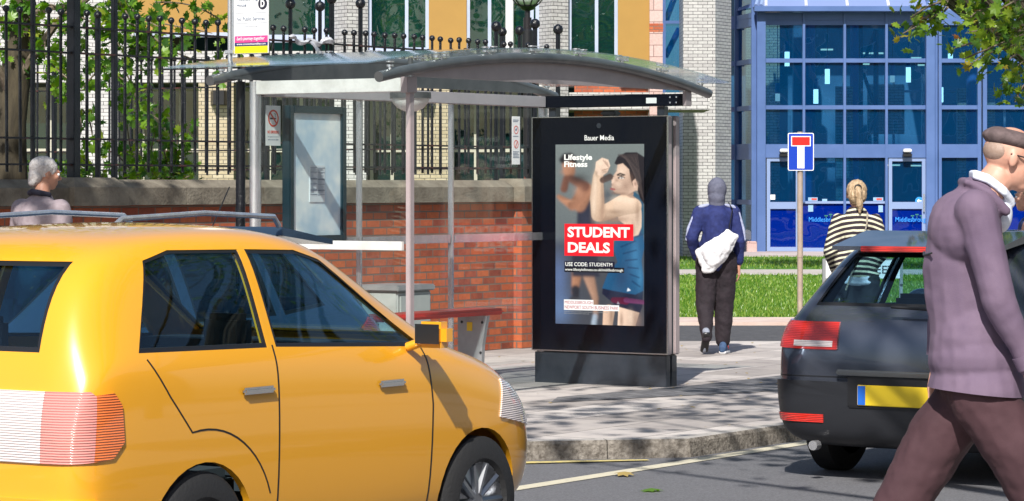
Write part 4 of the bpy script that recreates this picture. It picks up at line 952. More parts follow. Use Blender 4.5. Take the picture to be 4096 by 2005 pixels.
# ---------------------------------------------------------------- street lamp, signs
lp = empty('street_lamp', (*W((2110-2048)/12000*45, 45), 0), YAW, 'black lamp post with a caged white globe and peeling red paint', 'street lamp')
MB().tube([(0, 0, 0), (0, 0, 4.19)], .062, 16).build('pole', M('lamp_pole', (.015, .012, .014), .35, c2=(.45, .09, .055), scale=2.2, lo=.60, hi=.63, bump=.2), lp, smooth=True)
MB().lathe([(.062, 3.70), (.085, 3.71), (.085, 3.99), (.04, 4.04), (.04, 4.29), (.09, 4.31), (.13, 4.36)], n=16).build('collar', mt['trim_black'], lp, smooth=40)
gl_ = MB().ball((0, 0, 4.58), .235, 24).build('globe', M('globe', (.72, .74, .76), .2, coat=.5), lp, smooth=True)
b = MB()
for k in range(5):
    a = math.pi*k/5; pts = [(math.cos(a)*.25*math.sin(q), math.sin(a)*.25*math.sin(q), 4.58-.25*math.cos(q)) for q in np.linspace(-2.4, 2.4, 24)]
    b.tube(pts, .010, 5)
b.build('cage', mt['trim_black'], lp)
# no through road sign
s0 = 12000/38.2; sgx, sgy = W((3200-2048)/s0, 38.2)
sg = empty('no_through_road_sign', (sgx, sgy, 0), YAW, 'blue no through road sign with red bar on a pale brown pole', 'road sign')
MB().tube([(0, 0, 0), (0, 0, 2.36)], .036, 16).build('pole', mt['pole_buff'], sg, smooth=True)
MB().lathe([(0, .76), (.041, .76), (.041, .80), (0, .80)], n=16).build('joint', mt['pole_buff'], sg)
def rr(x0, x1, z0, z1, r, y0, y1):
    pts = []
    for (cx_, cz_, a0) in ((x1-r, z1-r, 0), (x0+r, z1-r, 90), (x0+r, z0+r, 180), (x1-r, z0+r, 270)):
        for k in range(5): a = R(a0+22.5*k); pts.append((cx_+r*math.cos(a), cz_+r*math.sin(a)))
    return MB().profile(pts, 'y', y0, y1)
ox = .005; pl = rr(-.165+ox, .165+ox, 1.865, 2.345, .02, -.052, -.046).build('plate', mt['white'], sg)
rr(-.155+ox, .155+ox, 1.875, 2.335, .015, -.0545, -.0525).build('blue_field', mt['sign_blue'], pl)
MB().box(-.125+ox, .125+ox, -.0565, -.0548, 2.175, 2.305).build('white_border', mt['white'], pl)
MB().box(-.113+ox, .113+ox, -.0585, -.0568, 2.187, 2.293).build('red_bar', mt['sign_red'], pl)
MB().box(-.045+ox, .045+ox, -.0565, -.0548, 1.895, 2.1745).build('white_stem', mt['white'], pl)
# street name plate
st = empty('street_name_plate', (*W((3450-2048)/12000*37.0, 37.0), 0), YAW, 'low white street name plate lettered ELM STREET behind the striped woman', 'street sign')
MB().box(-.46, .46, -.03, -.015, .53, .755, .004).build('plate', mt['white'], st)
for x in (-.475, .475): MB().box(x-.018, x+.018, -.035, .02, .46, .775, .004).build('bracket', mt['leg_grey'], st); MB().box(x-.02, x+.02, .0, .04, 0, .77).build('leg', mt['leg_grey'], st)
MB().box(-.455, .455, -.028, -.0, .757, .775).build('top_rail', mt['leg_grey'], st)
lettering('ELM STREET', st, mt['ink'], frame((0, -.0325, 0), (1, 0, 0)), -.39, .39, .59, .69, off=.005)
# ---------------------------------------------------------------- trees
def branchy(root, base, trunk_pts, trunk_r, limbs, leafmat, leafspots, size, kind=0, seed=3, droop=.2, bark='bark'):
    MB().tube(trunk_pts, trunk_r, 12).build('trunk', mt[bark], root, smooth=True)
    b = MB()
    for pts, r in limbs: b.tube(pts, r, 6)
    if limbs: b.build('branches', mt['twig' if r[0] < .03 else bark], root, smooth=True)
    V, F = leaf_mesh([(p, s) for p, s in leafspots], kind, False, seed=seed); MB().add(V, F).build('crown', leafmat, root)
def spray(p, q, n, spread, rr_, sag=.15, k=8):
    """one drooping shoot from p to q with leaves clustered along it"""
    p, q = Vector(p), Vector(q); pts = []
    w = Vector((rr_.gauss(0, .08), rr_.gauss(0, .08), rr_.gauss(0, .05)))*(q-p).length
    for i in range(k+1):
        t = i/k; pts.append(p.lerp(q, t) + w*math.sin(t*math.pi) - Vector((0, 0, sag*t*t*(q-p).length)))
    out = []
    for i in range(n):
        t = rr_.random()**.7; j = min(k-1, int(t*k)); c = pts[j].lerp(pts[j+1], t*k-j)
        out.append((c + Vector((rr_.gauss(0, spread), rr_.gauss(0, spread), rr_.gauss(-.01, spread))), None))
    return pts, out
def CW(px, py, Yd):                                       # picture position at a chosen distance -> world
    return Vector((*W((px-2048)/12000*Yd, Yd), 1.7+(735-py)/12000*Yd))
# tree behind the wall on the left
rr1 = random.Random(11)
base = CW(20, 900, 27.6); t1 = empty('maple_tree', (base.x, base.y, 0), 0, 'leafy maple tree with dark trunk behind the railings on the left', 'tree')
def relv(v): return Vector(v) - Vector((base.x, base.y, 0))
tp = [CW(30, 1400, 27.6), CW(45, 800, 27.6), CW(40, 500, 27.6), CW(70, 250, 27.6), CW(110, 60, 27.6), CW(60, -150, 27.6), CW(20, -600, 27.6)]
limbs, spots = [], []
L1 = [((70, 330), (230, 90), .05), ((230, 90), (480, -90), .035), ((60, 420), (-60, 180), .05), ((110, 60), (330, 20), .03)]
for a_, b_, r in L1: limbs.append(([relv(CW(*a_, 27.6)), relv(CW((a_[0]+b_[0])/2, (a_[1]+b_[1])/2-10, 27.4)), relv(CW(*b_, 27.3))], [r, r*.8, r*.6]))
shoots = [((230, 90), (560, 300), 46), ((250, 60), (480, 150), 50), ((330, 20), (850, 55), 24), ((620, 10), (880, 40), 26), ((480, -60), (640, 60), 30), ((200, 150), (60, 110), 40), ((200, 120), (300, 280), 46), ((120, 100), (20, 190), 34),
          ((470, -80), (560, 190), 40), ((420, 80), (700, 170), 34), ((520, 200), (860, 220), 26), ((480, 250), (560, 420), 30), ((330, 200), (230, 340), 30), ((90, 200), (100, 330), 30), ((520, 120), (640, 180), 30),
          ((60, 160), (0, 60), 30), ((470, 220), (330, 320), 20), ((440, 0), (520, 60), 30), ((260, 380), (310, 540), 16), ((330, 440), (370, 530), 14), ((640, 30), (700, -40), 16), ((200, 20), (400, 60), 36), ((10, 30), (160, 40), 36)]
for i, (a_, b_, n) in enumerate(shoots):
    d = 27.6 + rr1.uniform(-.8, .3)
    pts, sp_ = spray(relv(CW(*a_, 27.5)), relv(CW(*b_, d)), int(n*1.25), .085, rr1); limbs.append((pts, [.012]+[.008]*7+[.004])); spots += [(p, rr1.uniform(.07, .14)) for p, _ in sp_]
for i in range(1500):                                     # the crown goes on above the picture
    a = rr1.uniform(0, 6.28); r = 2.6*math.sqrt(rr1.random()); q = Vector((r*math.cos(a), r*math.sin(a), 5.2+rr1.gauss(0, .9)+.3*math.cos(a*3))); spots.append((q+relv(base)*0, rr1.uniform(.09, .16)))
branchy(t1, base, [relv(p) for p in tp], [.19, .16, .15, .14, .11, .10, .05], limbs, mt['leaf_left'], spots, .12, seed=21)
# saplings growing between wall and building
def sapling(x_px, spec, d, label, seed, mat='leaf_left', nleaf=1.0):
    rs = random.Random(seed); bb_ = CW(x_px, 900, d); root = empty('sapling', (bb_.x, bb_.y, 0), 0, label, 'shrub', 'self-sown maple shoots behind the railings')
    rl = lambda v: v - Vector((bb_.x, bb_.y, 0)); limbs, sp2 = [], []
    b = MB()
    for (a_, c_, n) in spec:
        pts, s_ = spray(rl(CW(*a_, d)), rl(CW(*c_, d+rs.uniform(-.3, .3))), int(n*nleaf), .07, rs, .05); b.tube(pts, [.010]+[.007]*7+[.003], 5); sp2 += [(p, rs.uniform(.06, .125)) for p, _ in s_]
    b.build('stem', mt['twig'], root, smooth=True); V, F = leaf_mesh(sp2, 0, False, seed=seed); MB().add(V, F).build('leaves', mt[mat], root)
sapling(560, [((540, 720), (500, 430), 20), ((560, 720), (430, 560), 22), ((560, 700), (620, 520), 10), ((520, 740), (340, 690), 30), ((400, 730), (320, 620), 20)], 28.6, 'spindly self-sown maple shoots beside the thick corner post', 31)
sapling(700, [((690, 740), (640, 440), 52), ((690, 740), (720, 470), 40), ((700, 740), (600, 600), 48), ((640, 480), (560, 420), 34), ((700, 740), (740, 560), 36), ((720, 700), (700, 650), 40), ((640, 720), (520, 640), 30)], 28.9, 'bushy bright maple sapling in front of the dark ground floor window', 32)
sapling(800, [((420, 730), (560, 690), 26), ((580, 735), (700, 700), 34), ((700, 735), (760, 700), 24), ((330, 730), (420, 690), 26), ((560, 660), (480, 600), 24)], 28.2, 'low leafy shoots creeping along the wall top', 33)
# ground cover at the foot of the tree
rs = random.Random(5); V, F = leaf_mesh([(CW(rs.uniform(-40, 330), rs.uniform(640, 735)+rs.random()*8, 28+rs.random()), rs.uniform(.03, .06)) for _ in range(900)], 1, seed=8)
tag(MB().add(V, F).build('ivy', mt['leaf_left']), 'dense small-leaved ivy on the soil behind the coping', 'ivy', kind='stuff')
rs = random.Random(9); V, F = leaf_mesh([(CW(1775+rs.gauss(0, 22), 690+rs.gauss(0, 24), 31), rs.uniform(.05, .09)) for _ in range(60)], 0, seed=9)
# overhanging plane tree on the right
rr2 = random.Random(17); pb = Vector((*W(7.6, 23.5), 0)); t2 = empty('plane_tree', pb, 0, 'plane tree whose lit branches hang into the top right corner', 'tree')
rl2 = lambda v: v - pb
limbs, spots = [], []
D2 = 22.5
for (a_, b_, r) in (((4700, -500), (4300, -60), .09), ((4300, -60), (4000, -10), .03), ((4300, -60), (4096, 120), .035), ((4400, -200), (3900, -120), .04), ((4350, 0), (4140, 300), .03)):
    limbs.append(([rl2(CW(*a_, D2+.6)), rl2(CW((a_[0]+b_[0])/2+10, (a_[1]+b_[1])/2-20, D2)), rl2(CW(*b_, D2))], [r, r*.7, r*.45]))
shoots = [((3800, -30), (3610, 120), 46), ((3780, 0), (3640, 60), 34), ((3790, 30), (3680, 130), 26), ((3720, 60), (3620, 125), 24), ((3740, 40), (3690, 95), 14), ((3900, -40), (3700, 0), 40), ((4000, 20), (3880, 60), 60), ((4090, 100), (3860, 110), 70),
          ((4096, 60), (3920, 150), 70), ((4080, 120), (3800, 175), 46), ((4090, 140), (3850, 215), 56), ((4000, 150), (3870, 260), 40), ((4060, 180), (3930, 210), 36), ((4120, 180), (4020, 230), 34), ((4130, -20), (3990, 30), 46), ((4140, 60), (4040, 110), 50), ((4150, 280), (4000, 330), 34), ((4150, 310), (4060, 400), 40), ((4150, 320), (4090, 390), 24), ((3960, -40), (3860, -10), 30), ((4120, 220), (4070, 260), 20), ((4100, 0), (4060, 50), 30)]
for (a_, b_, n) in shoots:
    dd = D2+rr2.uniform(-.7, .7); pts, sp_ = spray(rl2(CW(*a_, D2)), rl2(CW(*b_, dd)), int(n*.52), .068, rr2, .06); limbs.append((pts, [.011]+[.007]*7+[.003])); spots += [(p, rr2.uniform(.06, .125)) for p, _ in sp_]
for i in range(1100):
    a = rr2.uniform(0, 6.28); r = 3.4*math.sqrt(rr2.random()); spots.append((Vector((r*math.cos(a), r*math.sin(a), 5.6+rr2.gauss(0, .8)+.5*math.sin(3*a))), rr2.uniform(.10, .18)))
branchy(t2, pb, [Vector((0, 0, 0)), Vector((.05, 0, 2)), Vector((-.05, .1, 4)), Vector((0, 0, 6.5))], [.22, .18, .15, .06], limbs, mt['leaf_right'], spots, .12, seed=22)
# street trees on the camera's side that throw the dappled shade
def shade_tree(loc_, cen, rad, n, seed, label):
    rs = random.Random(seed); root = empty('street_tree', (*loc_, 0), 0, label, 'tree', 'street trees beside the photographer')
    c = Vector(cen) - Vector((*loc_, 0)); limbs, sp2 = [], []
    cl = [Vector((rs.gauss(0, rad*.45), rs.gauss(0, rad*.45), rs.gauss(0, rad*.22))) for _ in range(26)]
    for q in cl: limbs.append(([Vector((0, 0, 3)), (c+q)*.5+Vector((0, 0, 1.6)), c+q], [.09, .05, .012]))
    for i in range(n): q = rs.choice(cl); sp2.append((c+q+Vector((rs.gauss(0, .5), rs.gauss(0, .5), rs.gauss(0, .3))), rs.uniform(.14, .26)))
    branchy(root, None, [(0, 0, 0), (0, 0, 3), (c.x*.3, c.y*.3, 4.5)], [.24, .19, .12], limbs, mt['leaf_right'], sp2, .2, seed=seed)
shade_tree((10.5, 1.5), (13.2, 6.3, 7.6), 3.4, 1700, 41, 'street tree right of the photographer')
shade_tree((8.0, 16.2), (12.0, 14.4, 7.8), 2.6, 2300, 42, 'street tree left of the layby')
shade_tree((20.0, -1.5), (20.5, 5.6, 8.2), 3.0, 1500, 43, 'street tree further along the near pavement')
fa, fb = W(10.4, 54), W(5.3, 54.5)
shade_tree(fa, (*fb, 8.0), 2.6, 2600, 44, 'tree on the lawn right of the glass entrance')

# ---------------------------------------------------------------- cars
def tempobj(mb_or_me, name='tmp'):
    if isinstance(mb_or_me, MB):
        me = bpy.data.meshes.new(name); me.from_pydata(mb_or_me.v, [], mb_or_me.f); me.update()
        bm = bmesh.new(); bm.from_mesh(me); bmesh.ops.recalc_face_normals(bm, faces=bm.faces[:])
        if bm.calc_volume(signed=True) < 0: bmesh.ops.reverse_faces(bm, faces=bm.faces[:])
        bm.to_mesh(me); bm.free()
    else: me = mb_or_me
    return link(bpy.data.objects.new(name, me))
def kill(*os):
    for o in os: bpy.data.objects.remove(o)
def boolean(o, cutter, op='DIFFERENCE'):
    m = o.modifiers.new('b', 'BOOLEAN'); m.operation = op; m.object = cutter; m.solver = 'EXACT'; m.use_hole_tolerant = True; bake(o); return o
def car(root, st, paint, wins, ends, arches, wheel_r, ring=None, lamps=(), glass='car_glass', seam=(), interior=True, track=.74):
    """st: stations (x, floor, belt, top, half width, roof half width); local x forward, y left"""
    def rings(s):
        x, zf, zb, zt, w, wr = s; h = zt-zb
        return [(x, 0, zf), (x, w*.6, zf), (x, w*.92, zf+.02), (x, w*.985, zf+.16), (x, w, zf+(zb-zf)*.62), (x, w*.99, zb-.07), (x, w*.955, zb-.005), (x, w*.955+(wr-w*.955)*.55, zb+.55*h), (x, wr, zt-.075*min(1, h/.5)), (x, wr*.80, zt-.02), (x, 0, zt)]
    b = MB(); n = 20; vs = []
    for s in st:
        r = rings(s); vs += r + [(p[0], -p[1], p[2]) for p in r[-2:0:-1]]
    fs = [(i*n+k, i*n+(k+1) % n, (i+1)*n+(k+1) % n, (i+1)*n+k) for i in range(len(st)-1) for k in range(n)]
    fs += [[k for k in range(n)][::-1], [(len(st)-1)*n+k for k in range(n)]]
    b.add(vs, fs); full = tempobj(b, 'full'); full.modifiers.new('s', 'SUBSURF').levels = 2; full.modifiers['s'].render_levels = 2; bake(full)
    def shell(off, th):
        o = link(bpy.data.objects.new('shell', full.data.copy()))
        if off:
            for v in o.data.vertices: v.co = v.co + v.normal*off
        m = o.modifiers.new('so', 'SOLIDIFY'); m.thickness = th; m.offset = -1; bake(o); return o
    sb = MB()
    for (kind, pts, lim) in wins:
        if kind == 'side': sb.profile(pts, 'y', -2, 2)
        else: sb.profile(pts, 'x', lim[0], lim[1])
    cuts = []
    body = shell(0, .035)
    for (kind, pts, lim) in wins:
        c = tempobj(MB().profile(pts, 'y', -2, 2) if kind == 'side' else MB().profile(pts, 'x', lim[0], lim[1])); boolean(body, c); cuts.append(c)
    for x in arches:
        c = tempobj(MB().lathe([(0, -2), (wheel_r+.04, -2), (wheel_r+.04, 2), (0, 2)], (x, 0, wheel_r), 36, 'y')); boolean(body, c); kill(c)
    body.name = 'body'; body.data.name = 'body'; body.parent = root; body.data.materials.clear(); body.data.materials.append(mt[paint] if isinstance(paint, str) else paint); body.data.shade_smooth()
    try: body.data.set_sharp_from_angle(angle=R(38))
    except Exception: pass
    for c, (kind, pts, lim) in zip(cuts, wins):
        kill(c)
        for lm_ in (((0.02, 2), (-2, -.02)) if kind == 'side' else (lim,)):
            c = tempobj(MB().profile(pts, 'y' if kind == 'side' else 'x', lm_[0], lm_[1])); g_ = shell(-.010, .006); boolean(g_, c, 'INTERSECT'); kill(c)
            pcx = sum(p_[0] for p_ in pts)/len(pts); pcz = sum(p_[1] for p_ in pts)/len(pts)
            if True:
                hx = max(abs(p_[0]-pcx) for p_ in pts); hz = max(abs(p_[1]-pcz) for p_ in pts); ins_ = [(pcx+(p_[0]-pcx)*(1-.020/hx), pcz+(p_[1]-pcz)*(1-.020/hz)) for p_ in pts]
                c = tempobj(MB().profile(pts, 'y' if kind == 'side' else 'x', lm_[0], lm_[1])); s_ = shell(-.003, .010); boolean(s_, c, 'INTERSECT'); kill(c)
                c = tempobj(MB().profile(ins_, 'y' if kind == 'side' else 'x', lm_[0]-.5, lm_[1]+.5)); boolean(s_, c); kill(c)
                s_.name = 'window_seal'; s_.parent = root; s_.data.materials.clear(); s_.data.materials.append(mt['trim_black'])
            g_.name = 'windscreen' if kind != 'side' else 'window'; g_.parent = root; g_.data.materials.clear(); g_.data.materials.append(mt[glass]); g_.data.shade_smooth()
            try: g_.data.set_sharp_from_angle(angle=R(38))
            except Exception: pass
    for (name, pts, axis, lim, mat, off) in lamps:
        for k, l in enumerate(lim):
            c = tempobj(MB().profile(pts, axis, l[0], l[1])); s_ = shell(off, off+.006); boolean(s_, c, 'INTERSECT'); kill(c)
            s_.name = name; s_.parent = root; s_.data.materials.clear(); s_.data.materials.append(mat if not isinstance(mat, str) else mt[mat]); s_.data.shade_smooth()
            try: s_.data.set_sharp_from_angle(angle=R(38))
            except Exception: pass
    for x in arches:
        for sgn in (1, -1):
            w_ = empty('wheel', (x, sgn*track, wheel_r)); w_.parent = root
            q = sgn; pr = [(.60, -.02), (.60, .08), (.66, .10), (.90, .095), (1.0, .07), (1.0, -.07), (.90, -.095), (.66, -.10)]
            MB().lathe([(r*wheel_r, h*q) for r, h in pr], n=36, axis='y').build('tyre', mt['rubber'], w_, smooth=40)
            b = MB(); b.lathe([(0, .06*q), (.12*wheel_r, .065*q), (.16*wheel_r, .05*q), (.60*wheel_r, .03*q)], n=30, axis='y'); b.lathe([(.64*wheel_r, .085*q), (.60*wheel_r, .08*q), (.58*wheel_r, .02*q)], n=30, axis='y')
            for k in range(10):
                a = 2*math.pi*k/10; c_, s__ = math.cos(a), math.sin(a); p0 = Vector((c_*.12*wheel_r, .06*q, s__*.12*wheel_r)); p1 = Vector((c_*.60*wheel_r, .075*q, s__*.60*wheel_r)); b.tube([p0, p1], .016, 5)
            b.build('rim', mt['rim'], w_, smooth=40)
    kill(full)
    if interior:
        b = MB(); xa, xb = st[0][0]+.25, st[-1][0]-.3; b.box(xa, xb, -.72, .72, .28, .36); b.build('floor_pan', mt['cabin'], root)
    return root
def seats(root, xs, z=.36, hh=.62):
    for x in xs:
        for y in (-.36, .36):
            s_ = MB().box(x-.05, x+.42, y-.24, y+.24, z, z+.20, .05).build('seat', mt['seat_fabric'], root)
            MB().profile([(x-.20, z+hh+.02), (x-.10, z+hh+.02), (x+.06, z+.15), (x-.06, z+.12)], 'y', y-.23, y+.23).build('backrest', mt['seat_fabric'], s_)
            MB().box(x-.22, x-.12, y-.12, y+.12, z+hh+.05, z+hh+.24, .03).build('headrest', mt['seat_fabric'], s_)
def carpaint(name, c, flake=.0, rough=.28, c2=None): return M(name, c, rough, metal=flake, coat=1, c2=c2, scale=1.5)
# yellow taxi: rear right corner nearest the camera
taxi = empty('yellow_taxi', (9.02, 7.86+.875, -.12), R(0), 'bright yellow hatchback taxi driving past in the foreground on the left', 'car')
st = [(0.0, .42, .72, .80, .70, .60), (.02, .34, .88, .98, .80, .64), (.10, .27, 1.06, 1.22, .86, .65), (.22, .24, 1.12, 1.45, .872, .64), (.42, .22, 1.13, 1.60, .878, .64), (.75, .20, 1.12, 1.645, .88, .65), (1.2, .20, 1.11, 1.66, .88, .65), (1.65, .20, 1.10, 1.645, .88, .65), (1.95, .20, 1.08, 1.575, .88, .64), (2.3, .20, 1.06, 1.36, .88, .64), (2.62, .20, 1.03, 1.13, .875, .70), (2.78, .20, .99, 1.06, .87, .72), (3.15, .21, .90, .99, .86, .68), (3.42, .24, .74, .88, .80, .60), (3.52, .30, .58, .74, .70, .5), (3.54, .38, .52, .62, .62, .45)]
YT = carpaint('taxi_yellow', (.78, .36, .018))
swr, swf = [(.40, 1.13), (1.25, 1.115), (1.26, 1.535), (.80, 1.54), (.62, 1.50)], [(1.31, 1.115), (2.46, 1.065), (2.38, 1.12), (1.86, 1.48), (1.68, 1.525), (1.31, 1.535)]
wins = [('side', swr, None), ('side', swf, None), ('rear', [(-.58, 1.14), (.58, 1.14), (.53, 1.50), (-.53, 1.50)], (-.3, .62)), ('front', [(-.64, 1.10), (.64, 1.10), (.56, 1.60), (-.56, 1.60)], (1.72, 2.9))]
lm_red = M_lens('lens_red', (.66, .03, .02)); lm_or = M_lens('lens_orange', (.85, .20, .05)); lm_cl = M_lens('lens_clear', (.80, .70, .68))
wt = [(-.5, .70), (.13, .72), (.18, .80), (.17, .93), (.12, .99), (-.5, .99)]
lamps = [('tail_light', [(-.06, .70), (.10, .71), (.12, .97), (.10, .99), (-.06, .99)], 'y', ((-.66, -.36), (.36, .66)), lm_cl, .010), ('tail_light', [(-.06, .70), (.10, .71), (.12, .97), (.10, .99), (-.06, .99)], 'y', ((-.95, -.6615), (.6615, .95)), M_lens('lens_rose', (.80, .30, .26)), .010), ('tail_light', [(.1015, .71), (.20, .72), (.26, .78), (.25, .93), (.21, .98), (.1215, .975)], 'y', ((-.95, -.55), (.55, .95)), lm_or, .010),
         ('headlight', [(3.05, .70), (3.5, .62), (3.5, .78), (3.1, .88)], 'y', ((-.9, -.42), (.42, .9)), lm_cl, .008), ('bumper', [(-.2, .22), (.12, .22), (.12, .56), (-.2, .56)], 'y', ((-1, 1),), YT, .018),
         ('sill_trim', [(1.05, .20), (2.5, .20), (2.5, .29), (1.05, .29)], 'y', ((-1, 1),), 'trim_black', .006), ('door_seam', [(1.280, 0.270), (1.280, 1.125), (1.289, 1.125), (1.289, 0.270)], 'y', ((-.95, -.5), (.5, .95)), 'trim_black', .0015), ('door_seam', [(2.435, 0.300), (2.455, 0.800), (2.425, 1.060), (2.435, 1.060), (2.465, 0.800), (2.445, 0.300)], 'y', ((-.95, -.5), (.5, .95)), 'trim_black', .0015), ('door_seam', [(1.2343, 0.4936), (1.2126, 0.5400), (1.1862, 0.5840), (1.1554, 0.6250), (1.1204, 0.6625), (1.0817, 0.6961), (1.0397, 0.7255), (0.9948, 0.7504), (0.9476, 0.7704), (0.8985, 0.7854), (0.8482, 0.7952), (0.7971, 0.7997), (0.7458, 0.7988), (0.6949, 0.7926), (0.5600, 0.9450), (0.4400, 1.1050), (0.4336, 1.1002), (0.5538, 0.9399), (0.6900, 0.7863), (0.7464, 0.7908), (0.7968, 0.7917), (0.8471, 0.7873), (0.8966, 0.7777), (0.9449, 0.7629), (0.9913, 0.7432), (1.0354, 0.7188), (1.0767, 0.6898), (1.1148, 0.6567), (1.1492, 0.6198), (1.1796, 0.5795), (1.2056, 0.5363), (1.2271, 0.4902)], 'y', ((-.95, -.5), (.5, .95)), 'trim_black', .0015)]
car(taxi, st, YT, wins, None, (.78, 2.88), .31, lamps=lamps, glass='car_glass_clear', track=.775)
seats(taxi, (.95, 1.75), z=.38, hh=.62)
for sy in (1, -1):
    h_ = MB().box(1.02, 1.24, sy*.885-.012, sy*.885+.012, .925, .955, .01).build('door_handle', mt['edge_chrome'], taxi)
    h_ = MB().box(2.02, 2.22, sy*.882-.012, sy*.882+.012, .90, .93, .01).build('door_handle', mt['edge_chrome'], taxi)
    ya, yb_ = sorted((sy*.90, sy*1.07)); b = MB().box(2.25, 2.36, ya, yb_, 1.07, 1.19, .03); b.tube([(2.30, sy*.84, 1.07), (2.31, sy*.93, 1.10)], .022, 8); mr = b.build('wing_mirror', YT, taxi, smooth=50)
    MB().box(2.2435, 2.2485, ya+.02, yb_-.02, 1.09, 1.18).build('mirror_glass', mt['trim_black'], mr)
MB().box(1.66, 2.05, -.72, .72, .95, 1.10, .04).build('dashboard', mt['cabin'], taxi).location = (.5, 0, -.02)
MB().box(-.035, -.02, -.26, .26, .56, .67).build('number_plate', mt['plate_yellow'], taxi)
# dark hatchback ahead, rear towards the camera
hb = empty('dark_hatchback', (16.45, 8.74-.875, -.12), 0, 'dark grey hatchback with red tail lights driving away on the right', 'car')
st = [(0.0, .36, .60, .72, .70, .60), (.02, .28, .78, .90, .80, .66), (.08, .24, .92, 1.04, .86, .66), (.20, .22, .98, 1.22, .872, .60), (.38, .20, 1.0, 1.40, .878, .58), (.56, .19, 1.0, 1.50, .88, .585), (.9, .19, .99, 1.535, .88, .60), (1.5, .19, .98, 1.54, .88, .60), (2.0, .19, .97, 1.50, .88, .60), (2.5, .19, .96, 1.28, .88, .60), (2.85, .19, .95, 1.06, .875, .66), (3.1, .20, .90, .99, .87, .70), (3.6, .22, .78, .88, .83, .6), (3.86, .28, .58, .72, .72, .5), (3.9, .36, .5, .6, .6, .45)]
HP = carpaint('graphite', (.09, .10, .13), .6, .22)
wins = [('side', [(.62, 1.04), (1.32, 1.02), (1.34, 1.41), (.95, 1.42), (.74, 1.36)], None), ('side', [(1.42, 1.02), (2.62, .99), (2.1, 1.33), (1.85, 1.40), (1.42, 1.41)], None),
        ('rear', [(-.62, 1.07), (.62, 1.07), (.50, 1.385), (-.50, 1.385)], (-.3, .75)), ('front', [(-.62, 1.0), (.62, 1.0), (.52, 1.44), (-.52, 1.44)], (1.95, 3.1))]
lamps = [('tail_light', [(-.05, .80), (.14, .82), (.30, .90), (.20, .98), (-.05, .97)], 'y', ((-.95, -.42), (.42, .95)), lm_red, .012), ('reversing_light', [(-.05, .82), (.10, .83), (.10, .865), (-.05, .855)], 'y', ((-.72, -.45), (.45, .72)), lm_cl, .016), ('shut_line', [(-.1, .636), (.43, .636), (.43, .644), (-.1, .644)], 'y', ((-1, 1),), 'trim_black', .001),
         ('bumper', [(-.2, .20), (.42, .20), (.36, .60), (-.2, .62)], 'y', ((-1, 1),), M('bumper_black', (.015, .016, .02), .45), .022),
         ('reflector', [(-.1, .36), (.06, .36), (.06, .41), (-.1, .41)], 'y', ((-.86, -.5), (.5, .86)), lm_red, .030),
         ('headlight', [(3.3, .62), (3.9, .5), (3.9, .68), (3.35, .82)], 'y', ((-.9, -.42), (.42, .9)), lm_cl, .008)]
car(hb, st, HP, wins, None, (.72, 3.12), .315, lamps=lamps, glass='car_glass_clear', track=.77)
seats(hb, (1.15, 2.05), z=.33, hh=.55)
sp_ = MB(); sp_.profile([(.22, 1.41), (.22, 1.435), (.70, 1.525), (.70, 1.47)], 'y', -.56, .56); spo = sp_.build('spoiler', HP, hb)
MB().box(.208, .221, -.36, .36, 1.400, 1.437, .004).build('brake_light', lm_red, hb)
pl_ = MB().box(-.040, -.028, -.26, .26, .475, .60, .004).build('number_plate', mt['plate_yellow'], hb)
MB().box(-.043, -.0405, .205, .255, .48, .595).build('country_band', mt['plate_blue'], pl_)
MB().box(-.030, -.018, -.33, .33, .46, .65, .01).build('plate_recess', mt['trim_black'], hb)
MB().box(-.05, -.01, -.40, .40, .655, .69, .008).build('tailgate_trim', mt['edge_chrome'], hb)
b = MB(); b.tube([(.02, -.38, 1.055), (-.0, .05, 1.075)], .010, 6); b.build('rear_wiper', mt['trim_black'], hb)
b = MB().tube([(.0, .55, .22), (-.06, .55, .22)], .03, 10); b.build('exhaust', mt['steel'], hb)
for sy in (1, -1): MB().ball((2.42, sy*.98, 1.03), (.075, .11, .07), 16).build('wing_mirror', HP, hb, smooth=True)
b = MB()
for sy in (1, -1): b.tube([(.05, sy*.40, .66), (.085, sy*.42, .98), (.22, sy*.50, 1.06)], .004, 5)
b.build('tailgate_seam', mt['trim_black'], hb)
MB().box(2.2, 2.6, -.72, .72, .80, .96, .04).build('dashboard', mt['cabin'], hb)
# blue-grey car standing in the layby, facing the other way
pk = empty('parked_car', (14.5, 11.08, -.12), R(180), 'dark blue-grey hatchback with roof rails standing in the layby behind the yellow taxi', 'car')
st = [(0.0, .38, .66, .78, .70, .60), (.02, .30, .88, 1.0, .80, .66), (.08, .25, 1.0, 1.12, .86, .66), (.22, .22, 1.05, 1.30, .872, .62), (.40, .20, 1.06, 1.48, .878, .60), (.62, .19, 1.06, 1.56, .88, .605), (1.0, .19, 1.05, 1.60, .88, .61), (1.7, .19, 1.03, 1.62, .88, .61), (2.2, .19, 1.02, 1.57, .88, .61), (2.7, .19, 1.0, 1.34, .88, .61), (3.05, .19, .99, 1.10, .875, .66), (3.3, .20, .94, 1.04, .87, .70), (3.8, .22, .82, .93, .83, .6), (4.08, .28, .62, .76, .72, .5), (4.12, .36, .52, .62, .6, .45)]
PP = carpaint('petrol_blue', (.05, .09, .15), .5, .25)
wins = [('side', [(.60, 1.12), (1.0, 1.08), (1.04, 1.45), (.82, 1.44)], None), ('side', [(1.08, 1.08), (1.78, 1.07), (1.78, 1.48), (1.10, 1.47)], None), ('side', [(1.86, 1.07), (2.85, 1.04), (2.3, 1.40), (2.05, 1.46), (1.86, 1.48)], None),
        ('rear', [(-.6, 1.12), (.6, 1.12), (.50, 1.42), (-.50, 1.42)], (-.3, .8)), ('front', [(-.62, 1.05), (.62, 1.05), (.52, 1.50), (-.52, 1.50)], (2.1, 3.2))]
